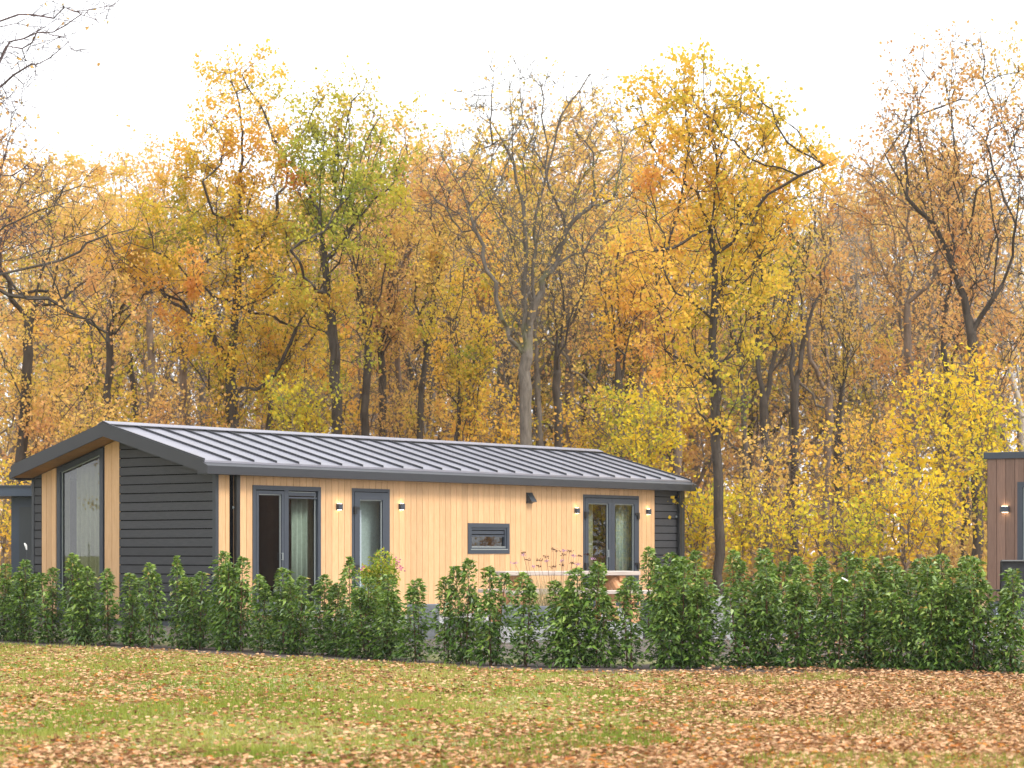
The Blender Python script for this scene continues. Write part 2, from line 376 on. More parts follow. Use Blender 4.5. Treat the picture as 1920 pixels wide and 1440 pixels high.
def minus(a, b, z0, z1, ops):
    """rectangles that cover a..b, z0..z1 around the openings, cut in upright strips"""
    cuts = sorted({a, b, *[min(max(v, a), b) for o in ops for v in o[:2]]}); out = []
    for p, q in zip(cuts, cuts[1:]):
        if q-p < 1e-5: continue
        zs = [(z0, z1)]
        for o in ops:
            if o[0] < (p+q)/2 < o[1]:
                zs = [w for lo, hi in zs for w in ((lo, min(hi, o[2])), (max(lo, o[3]), hi)) if w[1]-w[0] > 1e-4]
        out += [(p, q, lo, hi) for lo, hi in zs]
    return out
# structural wall shell behind the boards
w = MB()
for p, q, lo, hi in minus(.02, LW-.02, Z0-.02, under(0)-.01, OPEN): w.box(p, q, .02, .14, lo, hi)
w.box(.14, LW-.02, WD-.14, WD-.02, Z0-.02, under(WD)-.01)
gz = lambda p: under(p[0])-.012-p[1]
def gpoly(a, b, z0, z1):
    return [P for P in (clip(clip([(a, z0), (b, z0), (b, z1), (a, z1)], lambda p: RT-RK*(p[0]-RS)-TH-.012-p[1]),
            lambda p: RT+RK*(p[0]-RS)-TH-.012-p[1]),) if len(P) > 2]
for a, b, z0, z1 in ((.14, GW[0], Z0-.02, 4), (GW[1], WD-.14, Z0-.02, 4), (GW[0], GW[1], Z0-.02, GW[2])):
    for P in gpoly(a, b, z0, z1): w.prism(P, gable, -.14, -.02)
for P in gpoly(.14, WD-.14, Z0-.02, 4): w.prism(P, lambda a, b, d: (LW-.02+d, a, b), -.12, 0)
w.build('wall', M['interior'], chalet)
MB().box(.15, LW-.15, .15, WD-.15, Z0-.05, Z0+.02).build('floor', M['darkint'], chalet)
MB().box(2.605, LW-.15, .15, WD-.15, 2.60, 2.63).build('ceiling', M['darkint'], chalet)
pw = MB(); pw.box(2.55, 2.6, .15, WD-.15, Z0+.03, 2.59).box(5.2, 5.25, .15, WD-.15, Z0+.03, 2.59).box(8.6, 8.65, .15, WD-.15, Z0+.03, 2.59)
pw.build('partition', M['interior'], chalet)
# golden upright boards on the front
cl = MB(); pit = .153; t = .035; TE = 11.94
while t < TE-.02:
    q = min(t+pit, TE)
    if not (.30 < t+.07 < .36 and False):
        for a, b, lo, hi in minus(t+.004, q-.004, Z0, under(0)-.004, OPEN): cl.box(a, b, -.022, .0, lo, hi)
        for a, b, lo, hi in minus(t-.004, t+.004, Z0, under(0)-.004, OPEN): cl.box(a, b, -.012, .0, lo, hi)
    t = q
cl.build('front_cladding', M['wood_v'], chalet)
gc = MB()
for a, b, n in ((2.255, 2.62, 2), (3.85, 4.22, 3)):
    for i in range(n):
        for P in gpoly(a+(b-a)*i/n+.004, a+(b-a)*(i+1)/n-.004, Z0, 4): gc.prism(P, gable, 0, .024)
    for P in gpoly(a, b, Z0, 4): gc.prism(P, gable, -.01, .012)
gc.build('gable_cladding', M['wood_v'], chalet)
# charcoal boards
sd = MB(); z = Z0; bp = .1455
while z < 3.4:
    for a, b in ((.05, 2.25), (4.225, WD-.04)):
        for P in gpoly(a, b, z+.017, z+bp): sd.prism([(x, y) for x, y in P], gable, .0015, .026)
    if z < under(0)-.02:
        sd.box(TE+.003, LW-.09, -.026, -.002, z+.017, min(z+bp, under(0)-.01))
        sd.box(LW, LW+.022, .05, WD-.05, z+.011, min(z+bp, under(0)-.01)); sd.box(.1, LW-.1, WD, WD+.02, z+.011, min(z+bp, under(WD)-.01))
    z += bp
sd.build('charcoal_siding', M['siding'], chalet)
for P in gpoly(.03, 2.25, Z0, 4)+gpoly(4.225, WD-.03, Z0, 4): MB().prism(P, gable, -.005, .001).build('backing', M['near_black'], chalet)
MB().box(TE+.003, LW-.02, -.001, .006, Z0, under(0)-.012).build('backing', M['near_black'], chalet)
for q in ((-.034, .03, -.028, .045, Z0, under(0)-.008), (-.034, .01, WD-.035, WD+.024, Z0, under(WD)-.008), (LW-.085, LW+.03, -.030, .04, Z0, under(0)-.008)):
    MB().box(*q).build('corner_post', M['anthracite'], chalet)
MB().box(.03, LW-.03, .01, WD-.03, .12, Z0-.022).build('plinth', M['plinth'], chalet)
# roof
T0, T1, S0, S1 = -.40, 13.02, -.15, 4.52
prof = [(S0, top(S0)), (RS, RT), (S1, top(S1)), (S1, under(S1)+.02), (RS, RT-TH+.02), (S0, under(S0)+.02)]
ex = lambda a, b, d: (d, a, b)
roof = MB().prism(prof, ex, T0, T1).build('roof', M['roofmetal'], chalet)
sm = MB()
for k in range(26):
    t = .20+k*.513-.0
    if t > T1-.1: break
    for sgn in (-1, 1):
        e = S0+.02 if sgn < 0 else S1-.02; r0 = RS+sgn*.08
        P = [(r0, top(r0)-.01), (e, top(e)-.01), (e, top(e)+.035), (r0, top(r0)+.035)]
        sm.prism(P, ex, t-.009, t+.009)
for sgn in (-1, 1):                              # upstands at both verges
    e = S0 if sgn < 0 else S1; r0 = RS
    for ta, tb in ((T0-.012, T0+.02), (T1-.02, T1+.012)):
        sm.prism([(r0, top(r0)-.005), (e, top(e)-.005), (e, top(e)+.03), (r0, top(r0)+.03)], ex, ta, tb)
sm.build('standing_seam', M['fascia'], roof)
rc = MB().prism([(RS-.15, top(RS-.15)+.045), (RS, RT+.055), (RS+.15, top(RS+.15)+.045), (RS+.15, top(RS+.15)+.035), (RS, RT+.05), (RS-.15, top(RS-.15)+.035)], ex, T0-.016, T1+.016)
rc.build('ridge_cap', M['roofmetal'], roof)
MB().prism([(RS-.13, top(RS-.13)-.01), (RS, RT-.01), (RS+.13, top(RS+.13)-.01), (RS+.13, top(RS+.13)+.034), (RS, RT+.049), (RS-.13, top(RS-.13)+.034)], ex, T0+.02, T1-.02).build('ridge_vent', M['black'], roof)
for ta, tb in ((T0-.028, T0-.003), (T1+.003, T1+.028)):
    for P in ([(S0-.015, top(S0)+.005), (RS, RT+.01), (RS, RT-TH), (S0-.015, under(S0))], [(RS, RT+.01), (S1+.015, top(S1)+.005), (S1+.015, under(S1)), (RS, RT-TH)]):
        MB().prism(P, ex, ta, tb).build('bargeboard', M['fascia'], roof)
so = MB()
n = 22
for i in range(n):
    a, b = S0+(S1-S0)*i/n+.004, S0+(S1-S0)*(i+1)/n-.004
    pts = [a, b] if not a < RS < b else [a, RS, b]
    so.prism([(s, under(s)+.017) for s in pts]+[(s, under(s)+.001) for s in reversed(pts)], ex, T0+.001, .0)
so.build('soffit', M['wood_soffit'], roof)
g = MB().prism([(S0+.01, 2.845), (S0-.115, 2.785), (S0-.115, 2.655), (.0-.03, 2.655), (-.03, 2.70), (S0+.01, 2.74)], ex, T0-.035, T1+.05)
g.build('gutter', M['fascia'], chalet)
MB().prism([(S1-.01, 2.83), (S1+.115, 2.78), (S1+.115, 2.655), (WD+.03, 2.655), (S1-.01, 2.74)], ex, T0+.02, T1+.02).build('gutter', M['fascia'], chalet)
MB().box(.272, .343, -.034, -.024, Z0, under(0)-.01).build('painted_recess_shade', M['near_black'], chalet)  # flat black strip painting the shade of a recess beside the downpipe
for t0, t1 in ((.345, .425), (12.68, 12.76)):
    dp = MB().box(t0, t1, -.115, -.045, .2, 2.655).build('downpipe', M['black'], chalet, .006)
    MB().box(t0-.02, t1+.005, -.045, -.022, 2.12, 2.16).tube((t0-.015, -.05, 2.14), (t0-.015, -.062, 2.14), .009).build('bracket', M['alu'], dp)

def rect(a, b, z0, z1): return [(a, z0), (b, z0), (b, z1), (a, z1)]
def inset(P, d):
    cx = sum(p[0] for p in P)/len(P); n = len(P); out = []
    for i in range(n):
        p, q, r = Vector(P[i-1]), Vector(P[i]), Vector(P[(i+1) % n])
        e1, e2 = (q-p).normalized(), (r-q).normalized(); n1, n2 = Vector((-e1.y, e1.x)), Vector((-e2.y, e2.x))
        k = (n1+n2); k = k/(1+n1.dot(n2)); out.append(tuple(q+k*d))
    return out
def sash(name, P, m, parent, fw=.07, d0=.0, d1=.045, pane='glass', sp=True, z=0):
    o = MB().ring(P, inset(P, fw), m, d0, d1).build(name, M['frame'], parent, 0)
    return o, inset(P, fw)
def pane(P, m, parent, d=.01, mat='glass'):
    MB().prism(P, m, d-.003, d+.003).build('pane', M[mat], parent)
    MB().ring(P, inset(P, .018), m, d+.003, d+.012).build('glazing_bead', M['alu'], parent)

# tall window with a sloping head in the gable
hd = lambda s: under(s)-.03
P = [(GW[0], GW[2]), (GW[1], GW[2]), (GW[1], hd(GW[1])), (GW[0], hd(GW[0]))]
wn = MB().ring(P, inset(P, .085), gable, -.06, .035).build('gable_window', M['frame'], chalet)
pane(inset(P, .085), gable, wn, -.02)
# front window: fixed light with a roller blind box beside a sliding light
a, b, z0, z1 = OPEN[0]; P = rect(a, b, z0, z1)
wn = MB().ring(P, inset(P, .07), front, -.06, .035).prism(rect(1.50, 1.60, z0+.07, z1-.07), front, -.06, .03).build('window', M['frame'], chalet)
s1, in1 = sash('sash', rect(a+.085, 1.495, z0+.08, z1-.085), front, wn, .055, -.04, .028)
MB().prism(in1, front, -.012, -.006).build('pane', M['glass'], wn)
MB().ring(in1, inset(in1, .016), front, -.006, .004).build('glazing_bead', M['alu'], wn)
in2 = rect(1.605, b-.085, z0+.08, z1-.085)
MB().prism(in2, front, -.032, -.026).build('pane', M['glass'], wn)
MB().ring(in2, inset(in2, .016), front, -.026, -.016).build('glazing_bead', M['alu'], wn)
MB().prism(rect(1.62, b-.10, z1-.155, z1-.10), front, -.02, .015).prism(rect(1.61, b-.09, z1-.20, z1-.175), front, -.02, .025).build('vent_grille', M['frame'], wn)
MB().tube((1.445, -.05, 1.30), (1.445, -.05, 1.42), .009).tube((1.445, -.02, 1.31), (1.445, -.05, 1.31), .008).tube((1.445, -.02, 1.41), (1.445, -.05, 1.41), .008).build('handle', M['alu'], wn)
MB().box(a-.03, b+.03, -.10, -.02, z0-.045, z0-.005).build('sill', M['alu'], wn, .004)
# entrance door
a, b, z0, z1 = OPEN[1]; P = rect(a, b, z0, z1)
dr = MB().ring(P, inset(P, .055), front, -.06, .03).build('door', M['frame'], chalet)
lf, ins = sash('leaf', rect(a+.06, b-.06, z0+.06, z1-.065), front, dr, .125, -.04, .038)
MB().prism(ins, front, -.010, -.004).build('pane', M['glass2'], dr)
MB().ring(ins, inset(ins, .018), front, -.004, .008).build('glazing_bead', M['alu'], dr)
for zz in (2.18, 1.20, .62):
    MB().prism(rect(a+.03, a+.085, zz-.11, zz+.02), front, .031, .07).prism(rect(a+.085, a+.16, zz-.03, zz+.015), front, .039, .062).build('hinge', M['black'], dr)
MB().prism(rect(b-.135, b-.095, 1.18, 1.42), front, .038, .05).prism(rect(b-.23, b-.11, 1.31, 1.335), front, .05, .09).build('handle', M['black'], dr)
# small window with a top vent
a, b, z0, z1 = OPEN[2]; P = rect(a, b, z0, z1); P2 = inset(P, .075)
wn = MB().ring(P, P2, front, -.06, .035).build('window', M['frame'], chalet)
MB().ring(P2, inset(P2, .045), front, -.05, .018).build('sash', M['frame'], wn)
P3 = inset(P2, .05)
MB().prism(rect(P3[0][0], P3[1][0], P3[0][1], P3[2][1]-.10), front, -.025, -.02).build('pane', M['glass'], wn)
MB().prism(rect(P3[0][0], P3[1][0], P3[2][1]-.07, P3[2][1]-.01), front, -.03, .0).prism(rect(P3[0][0], P3[1][0], P3[2][1]-.115, P3[2][1]-.088), front, -.03, .014).build('vent_grille', M['frame'], wn)
MB().prism(rect(P3[0][0]-.01, P3[1][0]+.02, P3[0][1]-.012, P3[0][1]+.006), front, -.03, .022).prism(rect(a+.07, b-.06, z0+.07, z0+.085), front, .0, .045).build('glazing_bead', M['alu'], wn)
# french doors
a, b, z0, z1 = OPEN[3]; P = rect(a, b, z0, z1); mid = (a+b)/2
fr = MB().ring(P, inset(P, .055), front, -.06, .03).build('french_door', M['frame'], chalet)
for p, q, hg, hs in ((a+.06, mid-.002, a, 1), (mid+.002, b-.06, b, -1)):
    _, ins = sash('leaf', rect(p, q, z0+.06, z1-.065), front, fr, .10, -.04, .036)
    MB().prism(ins, front, -.010, -.004).build('pane', M['glass'], fr)
    MB().ring(ins, inset(ins, .018), front, -.004, .008).build('glazing_bead', M['alu'], fr)
    for zz in (2.18, 1.20, .62):
        x0, x1 = sorted((hg+hs*.03, hg+hs*.085)); y0, y1 = sorted((hg+hs*.085, hg+hs*.15))
        MB().prism(rect(x0, x1, zz-.11, zz+.02), front, .031, .07).prism(rect(y0, y1, zz-.03, zz+.015), front, .038, .06).build('hinge', M['black'], fr)
MB().tube((mid-.135, -.06, 1.33), (mid-.135, -.06, 1.47), .010).tube((mid-.135, -.03, 1.34), (mid-.135, -.06, 1.34), .008).tube((mid-.135, -.03, 1.46), (mid-.135, -.06, 1.46), .008).build('handle', M['alu'], fr)
# wall lamps that shine up and down, and the vent cowl
def wall_lamp(parent, c, m, mb='frame', w=.05, h=.052):
    (x, z) = c
    o = MB().prism(rect(x-w, x+w, z-h, z+h), m, .026, .085).build('wall_lamp', M[mb], parent, 0)
    for dz in (h+.0015, -h-.0015): MB().prism(rect(x-w*.7, x+w*.7, z+dz-.001, z+dz+.001), m, .036, .072).build('bulb', M['bulb'], o)
for x, z in ((2.785, 2.19), (4.35, 2.215), (9.355, 2.215), (11.69, 2.225)): wall_lamp(chalet, (x, z), front)
vc = MB().prism(rect(7.84, 8.02, 2.33, 2.53), front, .022, .035)
vc.add([(7.85, -.035, 2.52), (8.01, -.035, 2.52), (8.01, -.15, 2.36), (7.85, -.15, 2.36), (7.85, -.035, 2.34), (8.01, -.035, 2.34)], [(0, 1, 2, 3), (0, 3, 4), (1, 5, 2), (3, 2, 5, 4)])
vc.build('vent_cowl', M['anthracite'], chalet)
# curtains and the inner door seen through the panes
def curtain(name, a, b, z0, z1, d, m, mat, label, folds=6, amp=.035):
    n = folds*10; V = []; f = []
    for i in range(n+1):
        u = a+(b-a)*i/n; w = d-amp*math.sin(i/10*6.283)-.01*math.sin(i*.37)
        for zz in (z0, z1): V.append(Vector(m(u, zz, w)))
    for i in range(n): f.append((2*i, 2*i+2, 2*i+3, 2*i+1))
    mb = MB(); mb.v = [tuple(v) for v in V]; mb.f = f
    o = mb.build(name, M[mat]); o.location = HO; o.rotation_euler = (0, 0, HA)
    md = o.modifiers.new('thick', 'SOLIDIFY'); md.thickness = .004
    for p in o.data.polygons: p.use_smooth = True
    tag(o, label, 'curtain')
curtain('curtain', 1.93, 2.28, .40, 2.33, -.22, front, 'curtain_g', 'grey-green curtain gathered behind the wide window left of the entrance door', 3)
curtain('curtain', 2.34, 2.54, .40, 2.33, -.30, front, 'curtain_b', 'narrow beige curtain at the right edge of the wide front window', 3)
curtain('curtain', 10.98, 11.52, .40, 2.40, -.22, front, 'curtain_g', 'grey-green curtain behind the right leaf of the french doors', 5)
curtain('curtain', 10.00, 10.16, .40, 2.40, -.20, front, 'curtain_b', 'narrow beige curtain behind the left leaf of the french doors', 2)
curtain('curtain', 2.72, 3.62, .42, 2.90, -.25, gable, 'curtain_b', 'wide pale curtain filling the right of the tall gable window', 8)
curtain('curtain', 3.80, 4.12, .42, 2.76, -.22, gable, 'curtain_b', 'narrow pale curtain at the left side of the tall gable window', 2)
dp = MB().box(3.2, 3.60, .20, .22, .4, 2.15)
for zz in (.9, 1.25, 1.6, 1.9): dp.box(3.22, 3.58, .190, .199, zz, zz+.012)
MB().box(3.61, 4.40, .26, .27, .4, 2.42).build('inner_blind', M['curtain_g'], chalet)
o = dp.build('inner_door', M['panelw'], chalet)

# ---------------------------------------------------------------- outbuilding behind the gable, left
SH = empty('garden_shed', ((21-960)/F*39.9, 39.9, .2), R(-4), label='dark blue-grey flat-roofed shed beside the back corner of the chalet', cat='shed')
MB().box(0, 1.7, 0, 1.6, 0, 2.20).build('wall', M['shed'], SH)
MB().box(-2.6, 1.75, -.25, 2.0, 2.205, 2.37).build('roof', M['shed'], SH)
MB().box(-2.62, 1.77, -.27, 2.02, 2.37, 2.395).build('roof_trim', M['frame'], SH)
for x_ in (-2.5,): MB().box(x_, x_+.1, -.2, -.1, 0, 2.205).build('post', M['shed'], SH)
MB().box(.15, .95, -.025, 0, .02, 2.02).build('door', M['anthracite'], SH)

# ---------------------------------------------------------------- brown chalet at the right edge
Yb = 38.0; BO = Vector(((1853-960)/F*Yb, Yb, .12))
bc = empty('brown_chalet', BO, HA-R(90), label='brown boarded flat-roofed chalet cut off by the right edge of the photo', cat='chalet')
# local x runs along its face towards the camera's right, local y goes away behind it
BH = 2.86
def bface(a, b, d): return (a, -d, b)
w = MB()
for p, q, lo, hi in minus(0, 8, .12, BH, [(.60, 3.0, .12, 2.42)]): w.box(p, q, 0, .12, lo, hi)
w.box(0, .12, .12, 4, .12, BH).box(7.88, 8, .12, 4, .12, BH).box(0, 8, 3.88, 4, .12, BH).build('wall', M['interior'], bc)
bd = MB(); t = 0
while t < 7.95:
    for a, b, lo, hi in minus(t+.006, min(t+.165, 8)-.006, .50, BH, [(.55, 3.05, .12, 2.47)]): bd.box(a, b, -.022, 0, lo, hi)
    for a, b, lo, hi in minus(t-.006, t+.006, .50, BH, [(.55, 3.05, .12, 2.47)]): bd.box(a, b, -.010, 0, lo, hi)
    t += .165
t = 0
while t < 3.9: bd.box(-.022, 0, t+.006, t+.194, .5, BH); t += .2
bd.build('cladding', M['brown'], bc)
MB().box(.02, 7.98, -.008, 0, .02, .49).box(-.008, 0, .02, 3.98, .02, .49).build('plinth', M['plinth'], bc)
MB().box(-.06, 8.06, -.06, 4.06, BH, BH+.11).build('roof', M['frame'], bc, .006)
MB().box(.15, 7.8, .13, 3.8, .13, .16).build('floor', M['darkint'], bc)
P = rect(.55, 3.05, .14, 2.47); wn = MB().ring(P, inset(P, .09), bface, -.04, .045).build('window', M['frame'], bc)
pane(inset(P, .09), bface, wn, .0)
wall_lamp(bc, (.33, 2.02), bface, w=.07, h=.05)

# ---------------------------------------------------------------- patio, planters, picnic table
pt = empty('patio', hw(2.0, 0, 0), HA, kind='structure')
pm = MB()
for i in range(13):
    for j in range(8):
        pm.box(-.6+i*.8+.004, -.6+(i+1)*.8-.004, -6.45+j*.8+.004, -6.45+(j+1)*.8-.004-(.02 if j == 7 else 0), .05, .335)
pv = pm.build('patio', M['slab'], None); pv.location = pt.location; pv.rotation_euler = pt.rotation_euler; pv['kind'] = 'structure'
bpy.data.objects.remove(pt)
def planter(px0, px1, Y, z0, z1, dep, mat, label, soil=True):
    x0, x1 = (px0-960)/F*Y, (px1-960)/F*Y
    o = empty('concrete_planter', ((x0+x1)/2, Y, z0), 0, label=label, cat='planter', group='concrete planters and edging blocks by the terrace')
    hwd = (x1-x0)/2; h = z1-z0; k = .05
    m = MB().box(-hwd, hwd, 0, k, 0, h).box(-hwd, hwd, dep-k, dep, 0, h).box(-hwd, -hwd+k, k+.001, dep-k-.001, 0, h-.002).box(hwd-k, hwd, k+.001, dep-k-.001, 0, h-.002)
    m.build('box', M[mat], o, .004)
    MB().box(-hwd+k, hwd-k, k, dep-k, 0, h-.05).build('soil', M['soil'], o)
planter(940, 1057, 31.8, .10, .68, .7, 'concrete', 'dark concrete planter in front of the picnic table, holding the tall verbena')
planter(925, 1205, 30.9, .06, .41, .5, 'concrete_l', 'long low pale concrete planter, front tier below the picnic table')
planter(763, 822, 31.8, .12, .70, .5, 'concrete', 'narrow dark concrete planter left of the picnic table under the plain boards')
planter(1206, 1296, 31.6, .10, .75, .7, 'concrete', 'tall dark concrete planter at the right end of the bench')
planter(1322, 1392, 32.4, .10, .79, .6, 'concrete_l', 'pale concrete planter right of the charcoal corner, in the hedge gap')
planter(1340, 1560, 30.6, .06, .36, .5, 'concrete_l', 'long low pale concrete planter behind the double hedge rows')
planter(1500, 1760, 30.3, .02, .27, .4, 'concrete_l', 'lowest pale concrete planter, behind the dense right end of the hedge')
MB().box((1790-960)/F*29.5, (1790-960)/F*29.5+5, 28.6, 36, .02, .31).build('paving', M['slab']).__setitem__('kind', 'structure')

def picnic():
    D = 35.6; x = (1062-960)/F*D
    o = empty('picnic_table', (x, D, .335), R(16), label='heavy log-legged picnic table with a greyed top and attached benches on the terrace', cat='table')
    tp = MB()
    for i in range(5): tp.box(-1.10+random.uniform(-.02, .02), 1.10+random.uniform(-.03, .03), -.42+i*.17, -.42+i*.17+.163, .735, .80)
    tp.build('tabletop', M['tabletop'], o, .006)
    for s in (-1, 1):
        b = MB()
        for i in range(2): b.box(-1.18, 1.18, s*.80-.15+i*.155, s*.80-.15+i*.155+.148, .455, .51)
        b.build('bench', M['tabletop'], o, .006)
        f = MB().box(s*.80-.05, s*.80+.05, -.38, .38, .64, .735).build('top_beam', M['log'], o, .01)
        f = MB().box(s*.80-.05, s*.80+.05, -.94, .94, .32, .455).build('bench_beam', M['log'], o, .01)
        for q in (-1, 1):
            MB().tube((s*.98, q*.62, 0), (s*.70, q*.24, .66), .10, .09, 12).build('leg', M['log'], o)
            MB().tube((s*.80, q*.88, 0), (s*.80, q*.80, .33), .055, .05, 10).build('leg', M['log'], o)
picnic()

def chair():
    D = 29.6; x = (1899-960)/F*D
    o = empty('garden_chair', (x, D, .31), R(8), label='black high-backed garden chair with pale metal legs at the right edge', cat='chair')
    bk = MB().add([(-.27, -.30, .40), (.27, -.30, .40), (.31, -.46, 1.0), (-.31, -.46, 1.0), (-.27, -.28, .40), (.27, -.28, .40), (.31, -.44, 1.0), (-.31, -.44, 1.0)],
        [(0,1,2,3), (7,6,5,4), (0,4,5,1), (1,5,6,2), (2,6,7,3), (3,7,4,0)]).build('backrest', M['chair'], o)
    MB().tube((-.33, -.475, 1.01), (.33, -.475, 1.01), .016).tube((-.33, -.475, 1.01), (-.28, -.31, .38), .015).tube((.33, -.475, 1.01), (.28, -.31, .38), .015).build('back_frame', M['black'], o)
    MB().box(-.27, .27, -.27, .26, .38, .41).build('seat', M['chair'], o, .008)
    for s in (-1, 1):
        MB().tube((s*.36, -.45, -.1), (s*.29, -.2, .40), .014).build('leg', M['chairleg'], o)
        MB().tube((s*.36, .40, -.1), (s*.29, .1, .40), .014).build('leg', M['chairleg'], o)
        MB().box(s*.32-.025, s*.32+.025, -.36, .25, .62, .645).build('armrest', M['black'], o, .005)
chair()
# slim white garden lamp by the shed
o = empty('garden_lamp', ((50-960)/F*37.9, 37.9, .27), 0, label='slim garden lamp with a small white head near the shed', cat='lamp')
MB().tube((0, 0, 0), (0, 0, 1.2), .006).build('post', M['anthracite'], o)
MB().tube((0, 0, 1.2), (-.015, 0, 1.27), .010, .022).tube((-.015, 0, 1.27), (-.04, 0, 1.31), .022, .010).build('lamp_head', M['white'], o)

# ---------------------------------------------------------------- laurel hedge
def shrub_mesh(seed, h=1.3, w=.20, leads=3, n=1500, lsize=.082):
    """a young cherry-laurel: a few upright leaders with drooping leaves"""
    r = np.random.default_rng(seed); P = []; out = []; st = MB(); tone = []
    for k in range(leads):
        a = r.random()*6.283+k*2.4; rr = w*(.55+.35*r.random()) if k else 0
        bx, by = rr*math.cos(a), rr*math.sin(a); hh = h*(1 if k == 0 else .66+.28*r.random())
        lx, ly = r.normal()*.03, r.normal()*.03
        st.tube((bx*.4, by*.4, 0), (bx+lx, by+ly, hh*.93), .011, .004, 5)
        m = int(n/leads*(1.15 if k == 0 else .95)); z = .03+r.random(m)*(hh-.03); z[:60] = hh*(1-.16*r.random(60)**1.4)
        u = z/hh
        prof = w*np.interp(u, [0, .12, .5, .74, .9, 1], [.60, .80, .82, .60, .40, .16])
        prof *= 1+.30*np.sin(z*13+k*2+a)+.12*np.sin(z*31+a*3)
        th = r.random(m)*6.283; prof *= 1+.25*np.sin(th*3+z*5+a); rad = prof*np.sqrt(.1+.9*r.random(m))
        x = bx+lx*u+rad*np.cos(th); y = by+ly*u+rad*np.sin(th)
        P.append(np.stack([x, y, z], -1)); out.append(np.stack([np.cos(th), np.sin(th), .25+1.3*u**8], -1))
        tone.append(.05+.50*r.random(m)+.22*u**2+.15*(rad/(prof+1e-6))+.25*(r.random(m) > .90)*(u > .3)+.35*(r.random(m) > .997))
        for q in range(10):
            zz = hh*(.12+.6*r.random()); an = r.random()*6.283; l = w*.55
            st.tube((bx+lx*zz/hh, by+ly*zz/hh, zz), (bx+l*math.cos(an), by+l*math.sin(an), zz+.08), .005, .002, 3)
    P, out, tone = np.concatenate(P), np.concatenate(out), np.clip(np.concatenate(tone), 0, 1)
    V, fc = leaves(P, lsize, .21, up=.15, droop=.42, fold=.3, outdir=out, r=r)
    return fast_mesh('shrub_leaves', V, fc, 4, np.repeat(tone, 5)), st
protos = []
for i, (ld, ww, nn) in enumerate([(3, .175, 1500), (4, .20, 2000), (2, .155, 1000), (3, .20, 1800), (1, .13, 520), (4, .235, 2500), (2, .165, 1150)]):
    lm, st = shrub_mesh(40+i, 1.3, ww, ld, nn)
    lm.materials.append(M['leaf_laurel']); so_ = st.build('stem_mesh', M['stem']); sm_ = so_.data; bpy.data.objects.remove(so_)
    protos.append((lm, sm_))
def hedge_shrub(px, ytop, pi, label, back=0, wide=1.0, grp='laurel shrubs of the young hedge'):
    Y = 33.
    for _ in range(12): Y = .5*Y+.5*(float(hedge_y((px-960)/F*Y))+.22+back)
    X = (px-960)/F*Y; z = float(ground_z(X, Y)); h = EYE+(HZ-ytop)/F*Y-z
    o = empty('laurel_shrub', (X, Y, z), random.random()*6.28, label=label, cat='shrub', group=grp)
    s = h/1.32; o.scale = (wide*random.uniform(.92, 1.08), wide*random.uniform(.92, 1.08), s)
    a = bpy.data.objects.new('foliage', protos[pi][0]); b = bpy.data.objects.new('stems', protos[pi][1])
    for c in (a, b): COL.objects.link(c); c.parent = o
